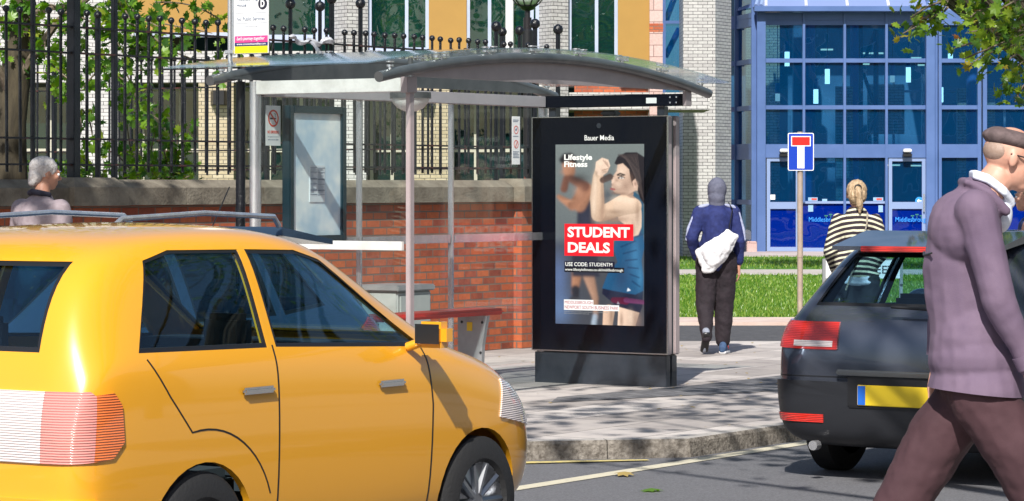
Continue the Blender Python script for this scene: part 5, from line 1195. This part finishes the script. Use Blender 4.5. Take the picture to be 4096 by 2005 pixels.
lamps = [('tail_light', [(-.05, .86), (.14, .88), (.32, .98), (.20, 1.04), (-.05, 1.03)], 'y', ((-.95, -.45), (.45, .95)), lm_red, .010)]
car(pk, st, PP, wins, None, (.76, 3.3), .32, lamps=lamps, track=.775)
seats(pk, (1.2, 2.2), z=.36, hh=.58)
for sy in (1, -1):
    b = MB(); b.tube([(.70, sy*.55, 1.575), (.76, sy*.56, 1.63), (1.4, sy*.565, 1.655), (2.1, sy*.56, 1.63), (2.16, sy*.555, 1.59)], .016, 8); b.build('roof_rail', mt['steel'], pk, smooth=True)
    b = MB(); b.tube([(.58, sy*.775, 1.25), (.80, sy*.70, 1.46), (1.2, sy*.675, 1.50), (2.1, sy*.672, 1.49), (2.4, sy*.69, 1.40)], .010, 6); b.build('window_trim', mt['edge_chrome'], pk, smooth=True)
MB().profile([(.16, 1.46), (.16, 1.49), (.66, 1.57), (.66, 1.52)], 'y', -.54, .54).build('spoiler', PP, pk)
MB().tube([(.62, 0, 1.57), (.46, 0, 1.80)], .004, 6).build('aerial', mt['trim_black'], pk)
# ---------------------------------------------------------------- people
def cloth(name, c, c2=None, scale=20, rough=.85, bump=.5, bscale=26): return M(name, c, rough, c2=c2 or tuple(x*1.5 for x in c), scale=scale, bump=bump, bscale=bscale, lo=.35, hi=.7)
class Body:
    """tapered limbs and ellipsoids fused into one skin by a voxel remesh"""
    def __init__(s): s.b = MB()
    def cap(s, p0, r0, p1, r1, n=14):
        p0, p1 = Vector(p0), Vector(p1); s.b.ball(p0, r0, n); s.b.ball(p1, r1, n)
        d = (p1-p0); L = d.length
        if L < 1e-5: return s
        d /= L; k = (r0-r1)/L; k = max(-.95, min(.95, k)); c = math.sqrt(1-k*k)
        s.b.tube([p0+d*r0*k, p1+d*r1*k], [r0*c, r1*c], n); return s
    def chain(s, pts, rs):
        for i in range(len(pts)-1): s.cap(pts[i], rs[i], pts[i+1], rs[i+1])
        return s
    def ell(s, c, r, rot=None): s.b.ball(c, r, 20, Euler(rot) if rot else None); return s
    def done(s, name, mat, parent, vox=.012, smooth=4, disp=0, dscale=.1):
        me = bpy.data.meshes.new(name); me.from_pydata(s.b.v, [], s.b.f); me.update(); bm = bmesh.new(); bm.from_mesh(me); bmesh.ops.recalc_face_normals(bm, faces=bm.faces[:]); bm.to_mesh(me); bm.free()
        o = link(bpy.data.objects.new(name, me), parent); m = o.modifiers.new('r', 'REMESH'); m.mode = 'VOXEL'; m.voxel_size = vox
        m = o.modifiers.new('s', 'SMOOTH'); m.factor = .5; m.iterations = smooth
        if disp:
            tx_ = bpy.data.textures.new('folds', 'CLOUDS'); tx_.noise_scale = dscale; m = o.modifiers.new('d', 'DISPLACE'); m.texture = tx_; m.strength = disp; m.mid_level = .5; m.texture_coords = 'LOCAL'
        bake(o); o.data.materials.clear(); o.data.materials.append(mat); o.data.shade_smooth(); return o
def hand(B, wrist, d, palm_n, L=.18, side=1, curl=.5):
    """palm, four bent fingers and a thumb; d = direction of the hand, palm_n = palm normal"""
    w, d, n = Vector(wrist), Vector(d).normalized(), Vector(palm_n).normalized(); n = (n - d*n.dot(d)).normalized(); a = d.cross(n)*side
    for t in (-1, -.33, .33, 1): B.cap(w + a*t*.020, .017, w + d*L*.50 + a*t*.031, .0145)
    for i, (t, l) in enumerate(((-1, .37), (-.33, .45), (.33, .48), (1, .42))):
        k0 = w + d*L*.50 + a*t*.031; dd = d.copy(); p = k0; r = .0105
        for j, f in enumerate((.45, .30, .25)):
            c = curl*(.45+.4*j); dd = (dd*math.cos(c) + n*math.sin(c)).normalized(); q = p + dd*L*l*f; B.cap(p, r, q, r*.9); p, r = q, r*.9
    p = w + d*L*.12 + a*.026; q = p + (d*.7 + a*.75 + n*.35).normalized()*L*.26; B.cap(p, .015, q, .012); B.cap(q, .012, q + (d*.9+n*.35+a*.1).normalized()*L*.2, .0105)
def head(B, c, yaw=0, pitch=0, s=1.0):
    """head with face towards local +y turned by yaw/pitch; returns the matrix"""
    m = Matrix.Translation(c) @ Euler((pitch, 0, yaw)).to_matrix().to_4x4() @ Matrix.Scale(s, 4); q = m.to_euler()
    def E(p, r): B.ell(m @ Vector(p), tuple(x*s for x in r), q)
    E((0, -.012, .03), (.076, .097, .088)); E((0, .022, -.03), (.060, .068, .075)); E((0, .052, -.078), (.036, .034, .028)); E((0, .085, .028), (.045, .014, .014))
    B.cap(m @ Vector((0, .088, .015)), .010*s, m @ Vector((0, .110, -.018)), .013*s); E((0, .099, -.022), (.019, .014, .010)); E((0, .082, -.050), (.026, .015, .007)); E((0, .080, -.060), (.024, .014, .008))
    for x in (-1, 1): E((x*.043, .066, -.010), (.022, .020, .018)); E((x*.079, -.006, .0), (.009, .017, .030)); E((x*.074, .002, -.004), (.010, .010, .020))
    return m
def eyes(m, parent):
    for x in (-1, 1):
        o = MB().ball(m @ Vector((x*.031, .082, .010)), .0115, 12).build('eye', mt['white'], parent, smooth=True); MB().ball(m @ Vector((x*.031, .0915, .010)), .0045, 8).build('iris', mt['ink'], o, smooth=True)
        MB().tube([m @ Vector((x*.048, .086, .032)), m @ Vector((x*.030, .097, .036)), m @ Vector((x*.012, .098, .030))], .0035, 5).build('eyebrow', mt['ink_grey'], parent)
def shoe(name, parent, heel, toe, mat, sole, up=.075, w=.045):
    heel, toe = Vector(heel), Vector(toe); d = (toe-heel).normalized(); L = (toe-heel).length
    B = Body(); B.cap(heel+Vector((0, 0, up*.55)), w*.8, heel+d*L*.45+Vector((0, 0, up*.5)), w*.78); B.cap(heel+d*L*.45+Vector((0, 0, up*.5)), w*.80, toe-d*.03+Vector((0, 0, up*.28)), w*.70); B.cap(heel+Vector((0, 0, up*.8)), w*.85, heel+Vector((0, 0, up*1.15))+d*.02, w*.85)
    o = B.done(name, mat, parent, .008, 3); B = Body(); B.cap(heel+Vector((0, 0, .018)), .026, toe-d*.02+Vector((0, 0, .016)), .020)
    off = Vector((-d.y, d.x, 0))*.022
    for q in (1, -1): B.cap(heel+off*q*.8+Vector((0, 0, .016)), .022, toe-d*.03+off*q+Vector((0, 0, .014)), .020)
    B.done('sole', sole, o, .007, 2); return o

# --- hooded walker, seen from behind (local +y = away from the camera)
H1 = (2866-2048)/400
p1 = empty('person', (*W(H1, 30.0), 0), YAW, 'person in a navy track top and grey hood walking away beside the display', 'person', None)
B = Body(); hm = head(B, (.005, .03, 1.625)); B.chain([(0, .0, 1.55), (0, -.01, 1.45), (0, 0, 1.30), (0, 0, 1.0)], [.05, .06, .12, .11])
B.chain([(-.17, 0, 1.42), (-.25, -.02, 1.15), (-.20, .10, .96)], [.05, .045, .035]); B.chain([(.17, 0, 1.42), (.215, -.01, 1.13), (.225, .06, .89)], [.05, .042, .03])
B.chain([(-.085, 0, .95), (-.10, -.05, .52), (-.115, -.24, .17)], [.085, .055, .04]); B.chain([(.085, 0, .95), (.075, .04, .50), (.07, .02, .10)], [.085, .055, .04])
hand(B, (.226, .065, .875), (.05, .1, -1), (-1, .1, 0), .175, 1, .45); hand(B, (-.19, .12, .95), (.6, .7, -.1), (0, -.2, -1), .17, -1, .5)
B.done('body', mt['skin'], p1, .008, 3); eyes(hm, p1)
navy = cloth('navy_top', (.008, .014, .085), (.018, .03, .15)); B = Body()
B.chain([(0, -.01, 1.47), (0, -.015, 1.36), (0, -.01, 1.2), (0, 0, 1.06), (0, 0, .93)], [.085, .135, .145, .135, .135]); B.ell((0, 0, 1.36), (.215, .115, .13)); B.ell((0, 0, 1.10), (.165, .115, .20)); B.chain([(0, 0, 1.50), (0, .0, 1.44)], [.072, .085])
B.chain([(-.165, 0, 1.41), (-.25, -.03, 1.16), (-.20, .08, .97)], [.078, .066, .048]); B.chain([(.165, 0, 1.41), (.225, -.02, 1.13), (.228, .05, .92)], [.078, .062, .045]); B.done('track_top', navy, p1, .010, 4, .018, .09)
hoodm = cloth('grey_hood', (.085, .09, .135), (.13, .135, .19)); B = Body(); B.ell((.005, .005, 1.64), (.098, .118, .125)); B.ell((.0, -.02, 1.56), (.085, .095, .10)); B.chain([(0, -.01, 1.56), (0, -.02, 1.49)], [.088, .080]); B.done('hood', hoodm, p1, .009, 4, .008, .06)
strm = cloth('pale_stripe', (.26, .28, .40))
for q in (1, -1):
    B = Body(); x = q
    B.chain([(x*.075, -.02, 1.49), (x*.16, -.03, 1.468), (x*.215, -.03, 1.40), (x*(.285 if q < 0 else .262), -.045, 1.25), (x*(.303 if q < 0 else .277), -.045, 1.14)], [.014, .022, .022, .018, .014]); B.done('shoulder_stripe', strm, p1, .007, 3)
tro = cloth('plum_joggers', (.010, .006, .010), (.020, .012, .018)); B = Body(); B.ell((0, 0, .96), (.165, .135, .13)); B.chain([(-.085, 0, .93), (-.105, -.03, .68), (-.12, -.08, .46), (-.115, -.24, .17)], [.125, .108, .092, .055]); B.chain([(.085, 0, .93), (.085, .03, .68), (.075, .03, .46), (.065, .02, .13)], [.125, .112, .098, .072]); B.cap((.065, .02, .13), .055, (.068, .02, .085), .045)
B.done('joggers', tro, p1, .010, 4, .022, .08)
snm = cloth('sneaker', (.03, .06, .13), (.05, .10, .2)); som = M('sneaker_sole', (.62, .62, .64), .6)
sh_ = shoe('shoe', p1, (.055, -.07, 0), (.115, .15, 0), snm, som); B = Body(); B.chain([(.115, -.02, .075), (.122, .03, .05)], [.006, .005]); B.done('flash', mt['sign_red'], sh_, .004, 1)
o = shoe('shoe', p1, (0, 0, 0), (0, .24, 0), cloth('shoe_grey', (.2, .22, .27)), mt['trim_black']); o.rotation_euler = (R(-52), 0, R(8)); o.location = (-.115, -.30, .20)
# white drawstring bag, carried by the person
bgn_ = empty('drawstring_bag', (*W(H1, 30.0), 0), YAW, 'white drawstring bag slung diagonally across the hooded walker\'s back', 'bag')
f = lambda px, py: ((px*1.59-2862)/400, 1.7+(735-py*1.59)/400)
pts = [f(1745, 632), f(1765, 683), f(1785, 683), (f(1812, 655)), f(1838, 617), f(1849, 592), f(1826, 579), f(1795, 600)]
cx = sum(p[0] for p in pts)/len(pts); cz = sum(p[1] for p in pts)/len(pts); B = Body()
for p in pts:
    B.cap((p[0]*.93+cx*.07, -.17, p[1]*.93+cz*.07), .026, (cx, -.20, cz), .062)
for i in range(len(pts)):
    a_, c_ = pts[i], pts[(i+1) % len(pts)]; g2 = lambda p, k: (p[0]*k+cx*(1-k), p[1]*k+cz*(1-k)); a2, c2_ = g2(a_, .93), g2(c_, .93); B.cap((a2[0], -.17, a2[1]), .026, (c2_[0], -.17, c2_[1]), .026); a2, c2_ = g2(a_, .55), g2(c_, .55); B.cap((a2[0], -.19, a2[1]), .045, (c2_[0], -.19, c2_[1]), .045)
bag = B.done('sack', cloth('bag_white', (.60, .60, .63), (.72, .72, .74), rough=.5, bscale=14), bgn_, .009, 3, .03, .07)
MB().tube([(cx+.10, -.15, cz+.18), (.15, -.13, 1.45), (.12, .02, 1.51)], .006, 6).build('cord', mt['trim_black'], bgn_)
# --- woman in the striped sweater, seen from behind
p2 = empty('person', (*W((3425-2048)/470, 25.5), 0), YAW, 'woman with a blond ponytail and a black and cream striped sweater seen from behind', 'person')
B = Body(); hm = head(B, (-.0, .035, 1.60)); B.chain([(0, .0, 1.53), (0, -.01, 1.42), (0, 0, 1.28), (0, 0, 1.0)], [.045, .055, .11, .11])
B.chain([(-.15, 0, 1.38), (-.20, -.03, 1.13), (-.17, .16, .98)], [.045, .038, .03]); B.chain([(.15, 0, 1.38), (.20, -.03, 1.13), (.16, .17, 1.0)], [.045, .038, .03]); B.chain([(-.085, 0, .93), (-.09, .05, .50), (-.085, -.02, .09)], [.09, .055, .038]); B.chain([(.085, 0, .93), (.09, .08, .50), (.09, .14, .09)], [.09, .055, .038])
hand(B, (-.16, .18, .975), (.4, .85, .1), (0, 0, -1), .165, -1, .5); hand(B, (.15, .19, 1.0), (-.35, .85, .15), (0, 0, -1), .165, 1, .5); B.done('body', mt['skin_pale'], p2, .008, 3); eyes(hm, p2)
m, t, p = newmat('striped_knit'); tc = nd(t, 'ShaderNodeTexCoord'); sx_ = nd(t, 'ShaderNodeSeparateXYZ'); t.links.new(tc.outputs['Object'], sx_.inputs[0])
nn_ = nd(t, 'ShaderNodeTexNoise', Scale=5, Detail=2); t.links.new(tc.outputs['Object'], nn_.inputs[0])
sq = nd(t, 'ShaderNodeMath', operation='MULTIPLY'); t.links.new(sx_.outputs[0], sq.inputs[0]); t.links.new(sx_.outputs[0], sq.inputs[1])
sq2 = nd(t, 'ShaderNodeMath', operation='MULTIPLY_ADD'); t.links.new(sq.outputs[0], sq2.inputs[0]); sq2.inputs[1].default_value = 1.1; t.links.new(sx_.outputs[2], sq2.inputs[2])
ad_ = nd(t, 'ShaderNodeMath', operation='MULTIPLY_ADD'); t.links.new(nn_.outputs[0], ad_.inputs[0]); ad_.inputs[1].default_value = .03; t.links.new(sq2.outputs[0], ad_.inputs[2])
dv = nd(t, 'ShaderNodeMath', operation='DIVIDE'); t.links.new(ad_.outputs[0], dv.inputs[0]); dv.inputs[1].default_value = .043
fc = nd(t, 'ShaderNodeMath', operation='FRACT'); t.links.new(dv.outputs[0], fc.inputs[0])
r_ = ramp(t, fc.outputs[0], [(0, (.022, .014, .022)), (.56, (.022, .014, .022)), (.60, (.62, .60, .45)), (.96, (.62, .60, .45)), (1, (.022, .014, .022))]); t.links.new(r_.outputs[0], p.inputs['Base Color']); p.inputs['Roughness'].default_value = .9
B = Body(); B.ell((0, 0, 1.33), (.195, .105, .13)); B.chain([(0, 0, 1.42), (0, 0, 1.3), (0, 0, 1.12), (0, 0, .95)], [.10, .13, .135, .14]); B.ell((0, 0, 1.05), (.195, .125, .19)); B.ell((0, 0, .93), (.20, .13, .05))
B.chain([(-.15, 0, 1.375), (-.225, -.03, 1.13), (-.17, .15, .97)], [.072, .066, .045]); B.chain([(.15, 0, 1.375), (.215, -.03, 1.13), (.16, .16, .99)], [.072, .066, .045]); B.done('sweater', m, p2, .010, 4, .016, .1)
B = Body(); B.ell((0, 0, .90), (.195, .13, .06)); B.ell((0, 0, .865), (.20, .135, .045)); B.done('shirt', cloth('shirt_white', (.62, .66, .78), (.70, .73, .82)), p2, .009, 3, .01, .06)
B = Body(); B.ell((0, 0, .90), (.17, .125, .12)); B.chain([(-.085, 0, .88), (-.09, .05, .50), (-.085, -.02, .10)], [.115, .075, .05]); B.chain([(.085, 0, .88), (.09, .08, .50), (.09, .14, .10)], [.115, .075, .05]); B.done('trousers', cloth('dark_trousers', (.015, .017, .022)), p2, .010, 4, .01, .08)
hr = M('blond_hair', (.30, .19, .10), .55, c2=(.56, .42, .27), scale=60, bump=1, bscale=70, stretch=(1, 1, .12)); B = Body(); B.ell((0, .008, 1.640), (.088, .103, .096)); B.ell((0, -.04, 1.60), (.080, .065, .085)); B.chain([(0, -.095, 1.655), (0, -.125, 1.61), (.01, -.12, 1.52), (.012, -.11, 1.455)], [.026, .034, .030, .012]); h2 = B.done('hair', hr, p2, .006, 2, .012, .02)
MB().lathe([(.020, -.008), (.032, -.006), (.032, .006), (.020, .008)], (0, -.092, 1.665), 14, 'y').build('hair_band', mt['trim_black'], h2)
B = Body()
for q in (1, -1): B.chain([(q*.086, .03, 1.612), (q*.088, -.015, 1.615)], [.005, .005])
B.done('glasses', mt['trim_black'], p2, .004, 1)
for q in (-1, 1): shoe('shoe', p2, (q*.087, (-.08 if q < 0 else .08), 0), (q*.09, (.15 if q < 0 else .31), 0), cloth('dark_shoe%d' % q, (.02, .02, .02)), mt['trim_black'])
MB().tube([(.075, .06, 1.47), (.085, -.05, 1.45), (.07, -.135, 1.36), (.02, -.155, 1.15), (-.06, -.165, .95), (-.11, -.15, .80)], .007, 6).build('bag_strap', M('strap', (.10, .10, .16), .5, c2=(.5, .42, .25), scale=60), p2)
B = Body(); B.ell((-.16, -.06, .70), (.05, .09, .07)); B.done('handbag', mt['trim_black'], p2, .01, 2)
# --- man striding past in the right foreground (local +y = to the right)
mx_, my_ = W((3905-2048)/1100, 10.9)
p3 = empty('person', (mx_, my_, 0), YAW-R(90), 'man in a flat cap and mauve jacket striding to the right in the near foreground', 'person')
B = Body(); hm = head(B, (0, .125, 1.785), 0, R(-14)); B.chain([(0, .075, 1.72), (0, .01, 1.63), (0, -.03, 1.46), (0, 0, 1.08)], [.062, .070, .13, .13])
B.chain([(-.19, -.03, 1.60), (-.23, -.08, 1.29), (-.21, -.10, 1.04)], [.055, .045, .034]); B.chain([(.19, -.03, 1.60), (.235, .04, 1.29), (.21, .165, 1.03)], [.055, .045, .034])
B.chain([(-.09, 0, 1.0), (-.10, -.24, .56), (-.10, -.50, .16)], [.10, .065, .04]); B.chain([(.09, 0, 1.0), (.09, .22, .56), (.09, .27, .12)], [.10, .065, .04])
hand(B, (-.21, -.10, 1.03), (.05, -.1, -1), (1, .1, 0), .185, -1, .45); hand(B, (.21, .17, 1.02), (-.05, .25, -1), (-1, .1, 0), .185, 1, .45); B.done('body', mt['skin_pale'], p3, .006, 3); eyes(hm, p3)
jk = cloth('mauve_jacket', (.125, .085, .135), (.18, .125, .18), scale=3, bump=.12, bscale=240); B = Body(); B.ell((0, -.045, 1.53), (.215, .135, .15)); B.chain([(0, .015, 1.655), (0, -.045, 1.54), (0, -.055, 1.42), (0, -.04, 1.25), (0, -.01, 1.08), (0, .0, .96), (0, .0, .84)], [.082, .125, .14, .145, .155, .165, .17]); B.ell((0, -.02, 1.12), (.185, .155, .20)); B.ell((0, .0, .93), (.225, .182, .20)); B.ell((0, -.01, 1.06), (.205, .168, .14))
B.chain([(-.185, -.02, 1.60), (-.235, -.08, 1.29), (-.212, -.10, 1.07)], [.082, .066, .050]); B.chain([(.185, -.03, 1.60), (.240, .04, 1.29), (.212, .155, 1.06)], [.078, .060, .044])
B.chain([(-.07, -.03, 1.70), (-.10, .03, 1.665), (-.09, .09, 1.60)], [.018, .020, .018]); B.chain([(.07, -.03, 1.70), (.10, .03, 1.665), (.09, .09, 1.60)], [.018, .020, .018]); B.chain([(-.06, -.045, 1.705), (.06, -.045, 1.705)], [.018, .018]); jo = B.done('jacket', jk, p3, .008, 3, .022, .16)
bm = bmesh.new(); bm.from_mesh(jo.data); bmesh.ops.bisect_plane(bm, geom=bm.verts[:]+bm.edges[:]+bm.faces[:], plane_co=(0, 0, .945), plane_no=(0, .10, 1), clear_inner=True); bm.to_mesh(jo.data); bm.free()
for (c0, c1, r_) in (((.213, .135, 1.095), (.212, .158, 1.05), .047), ((-.212, -.098, 1.11), (-.212, -.10, 1.065), .052)): MB().tube([c0, c1], [r_*1.02, r_*1.04], 20).build('cuff', jk, jo, smooth=True)
MB().tube([(-.10, -.178, 1.45), (0, -.192, 1.44), (.10, -.178, 1.45)], .004, 5).build('seam', mt['trim_black'], jo)
B = Body()
for zz in (0, .014): B.chain([(-.045, -.012, 1.725+zz), (-.068, .03, 1.71+zz), (-.062, .09, 1.665+zz), (-.02, .125, 1.625+zz), (.02, .125, 1.625+zz), (.062, .09, 1.665+zz), (.068, .03, 1.71+zz), (.045, -.012, 1.725+zz), (-.045, -.012, 1.725+zz)], [.011]*9)
B.ell((0, .085, 1.59), (.055, .045, .07)); B.done('shirt_collar', cloth('collar', (.66, .70, .80), (.74, .77, .85)), p3, .005, 2)
tr3 = cloth('maroon_trousers', (.045, .018, .023), (.070, .030, .037), scale=3, bump=.12, bscale=240); B = Body(); B.ell((0, 0, .98), (.155, .14, .12)); B.chain([(-.08, 0, .94), (-.10, -.13, .76), (-.10, -.25, .55), (-.10, -.50, .15)], [.120, .118, .095, .072]); B.chain([(.08, 0, .94), (.09, .12, .76), (.09, .22, .55), (.09, .27, .12)], [.120, .118, .095, .072]); B.done('trousers', tr3, p3, .010, 4, .018, .09)
capm = cloth('cap_tweed', (.085, .06, .06), (.14, .10, .10), scale=40); mI = hm; B = Body(); q = mI.to_euler()
B.ell(mI @ Vector((0, -.015, .070)), (.090, .112, .040), q); B.ell(mI @ Vector((0, .035, .082)), (.086, .090, .026), q); B.ell(mI @ Vector((0, -.06, .070)), (.078, .060, .040), q); B.ell(mI @ Vector((0, .120, .050)), (.066, .056, .010), q); B.done('flat_cap', capm, p3, .005, 3)
B = Body(); B.ell(mI @ Vector((0, -.052, .022)), (.074, .058, .052), q); B.done('hair', M('grey_hair', (.30, .20, .15), .6, c2=(.36, .26, .21), scale=80), p3, .006, 2)
gl3 = MB()
for x in (-1, 1):
    gl3.tube([mI @ Vector((x*.082, -.02, .018)), mI @ Vector((x*.076, .05, .018)), mI @ Vector((x*.060, .100, .015))], .0028, 6); gl3.tube([mI @ Vector((x*.033+.024*math.cos(a), .107, .008+.019*math.sin(a))) for a in np.linspace(0, 6.283, 15)], .0025, 5)
gl3.build('glasses', mt['trim_black'], p3)
for (q, h0, h1) in ((1, (.09, .20, 0), (.10, .47, 0)),): shoe('shoe', p3, h0, h1, mt['trim_black'], mt['rubber'])
o = shoe('shoe', p3, (0, 0, 0), (0, .27, 0), mt['trim_black'], mt['rubber']); o.rotation_euler = (R(-45), 0, 0); o.location = (-.10, -.60, .19)
# --- older person behind the taxi, seen from behind
ox_, oy_ = 17.1, 15.3
p4 = empty('person', (ox_, oy_, 0), YAW-R(35), 'grey haired older person in a mauve-grey jacket walking behind the yellow taxi', 'person')
B = Body(); hm = head(B, (0, .05, 1.71), R(-30), R(-8)); B.chain([(0, .02, 1.62), (0, -.01, 1.50), (0, -.02, 1.36), (0, 0, 1.05)], [.055, .06, .13, .13]); B.chain([(-.18, 0, 1.46), (-.22, .0, 1.2), (-.19, .15, 1.0)], [.05, .045, .034]); B.chain([(.18, 0, 1.46), (.22, .0, 1.2), (.19, .15, 1.0)], [.05, .045, .034]); B.chain([(-.09, 0, .98), (-.09, -.08, .52), (-.09, -.16, .1)], [.09, .06, .04]); B.chain([(.09, 0, .98), (.09, .12, .52), (.09, .12, .1)], [.09, .06, .04])
hand(B, (-.19, .155, .99), (.1, .5, -1), (1, 0, 0), .18, -1, .45); hand(B, (.19, .155, .99), (-.1, .5, -1), (-1, 0, 0), .18, 1, .45); B.done('body', mt['skin'], p4, .008, 3); eyes(hm, p4)
B = Body(); B.ell((0, -.02, 1.40), (.23, .135, .15)); B.chain([(0, 0, 1.50), (0, -.03, 1.38), (0, 0, 1.2), (0, 0, .95)], [.095, .15, .16, .16]); B.ell((0, 0, 1.1), (.20, .15, .2)); B.chain([(-.18, 0, 1.45), (-.225, .0, 1.2), (-.195, .14, 1.03)], [.085, .07, .05]); B.chain([(.18, 0, 1.45), (.225, .0, 1.2), (.195, .14, 1.03)], [.085, .07, .05]); B.done('jacket', cloth('stone_jacket', (.25, .20, .22), (.32, .27, .29)), p4, .011, 4, .018, .1)
B = Body(); B.ell((0, 0, .95), (.16, .14, .12)); B.chain([(-.09, 0, .93), (-.09, -.08, .52), (-.09, -.16, .12)], [.12, .085, .06]); B.chain([(.09, 0, .93), (.09, .12, .52), (.09, .12, .12)], [.12, .085, .06]); B.done('trousers', cloth('grey_trousers', (.05, .05, .06)), p4, .012, 3)
q = hm.to_euler(); B = Body(); B.ell(hm @ Vector((0, -.025, .045)), (.088, .105, .088), q); B.ell(hm @ Vector((0, -.075, -.02)), (.075, .05, .075), q); B.ell(hm @ Vector((0, -.085, -.07)), (.055, .035, .035), q); B.done('hair', M('silver_hair', (.42, .39, .38), .55, c2=(.62, .59, .57), scale=50, bump=1, bscale=60), p4, .007, 2, .012, .03)
B = Body(); B.chain([(-.05, -.06, 1.575), (0, -.085, 1.585), (.05, -.06, 1.575), (.075, .0, 1.56)], [.022]*4); B.done('collar', cloth('dark_collar', (.02, .02, .035)), p4, .007, 2)
for q_ in (-1, 1): y_ = -.20 if q_ < 0 else .08; shoe('shoe', p4, (q_*.09, y_, 0), (q_*.09, y_+.26, 0), mt['trim_black'], mt['rubber'])
p4.scale = (1.06, 1.06, 1.035)
# --- person at the right edge, only an arm inside the picture
p5 = empty('person', (*W((4128-2048)/12000*24.5, 24.5), 0), YAW+R(70), 'person at the right edge with only hair and a bare arm showing, holding a phone', 'person')
B = Body(); hm = head(B, (0, .04, 1.58)); B.chain([(0, .01, 1.50), (0, 0, 1.40), (0, 0, 1.26), (0, 0, 1.0)], [.045, .055, .12, .12]); B.chain([(-.16, 0, 1.36), (-.19, .06, 1.14), (-.10, .26, 1.24)], [.052, .045, .03]); B.chain([(.16, 0, 1.36), (.19, .06, 1.14), (.06, .26, 1.24)], [.052, .045, .03]); B.chain([(-.08, 0, .93), (-.085, 0, .50), (-.08, 0, .09)], [.09, .055, .038]); B.chain([(.08, 0, .93), (.085, 0, .50), (.08, 0, .09)], [.09, .055, .038])
hand(B, (-.09, .27, 1.25), (.2, .6, .7), (1, 0, 0), .165, -1, .6); hand(B, (.06, .27, 1.25), (-.2, .6, .7), (-1, 0, 0), .165, 1, .6); B.done('body', mt['skin_pale'], p5, .009, 3); eyes(hm, p5)
B = Body(); B.ell((0, 0, 1.27), (.17, .125, .16)); B.chain([(0, 0, 1.33), (0, 0, 1.15), (0, 0, .95)], [.12, .13, .14]); B.done('top', cloth('blue_top', (.03, .05, .14)), p5, .011, 4); B = Body(); B.ell((0, 0, .93), (.16, .13, .1)); B.chain([(-.08, 0, .9), (-.085, 0, .5), (-.08, 0, .1)], [.11, .075, .055]); B.chain([(.08, 0, .9), (.085, 0, .5), (.08, 0, .1)], [.11, .075, .055]); B.done('trousers', cloth('blue_jeans', (.03, .04, .08)), p5, .012, 3)
B = Body(); B.ell((0, .0, 1.62), (.09, .10, .095)); B.chain([(0, -.07, 1.60), (-.02, -.09, 1.45), (-.03, -.10, 1.32)], [.07, .06, .03]); B.done('hair', hr, p5, .008, 3, .01, .03)
for q_ in (-1, 1): shoe('shoe', p5, (q_*.083, -.06, 0), (q_*.085, .18, 0), mt['white'], som)
ph = empty('mobile_phone', p5.location + Vector((0, 0, 1.33)), YAW+R(70), 'dark mobile phone held by the person at the right edge', 'phone'); MB().box(-.055, .025, .345, .356, -.005, .145, .004).build('phone_body', mt['trim_black'], ph); MB().box(-.05, .02, .3425, .3445, .005, .135).build('phone_screen', mt['black_gloss'], ph)
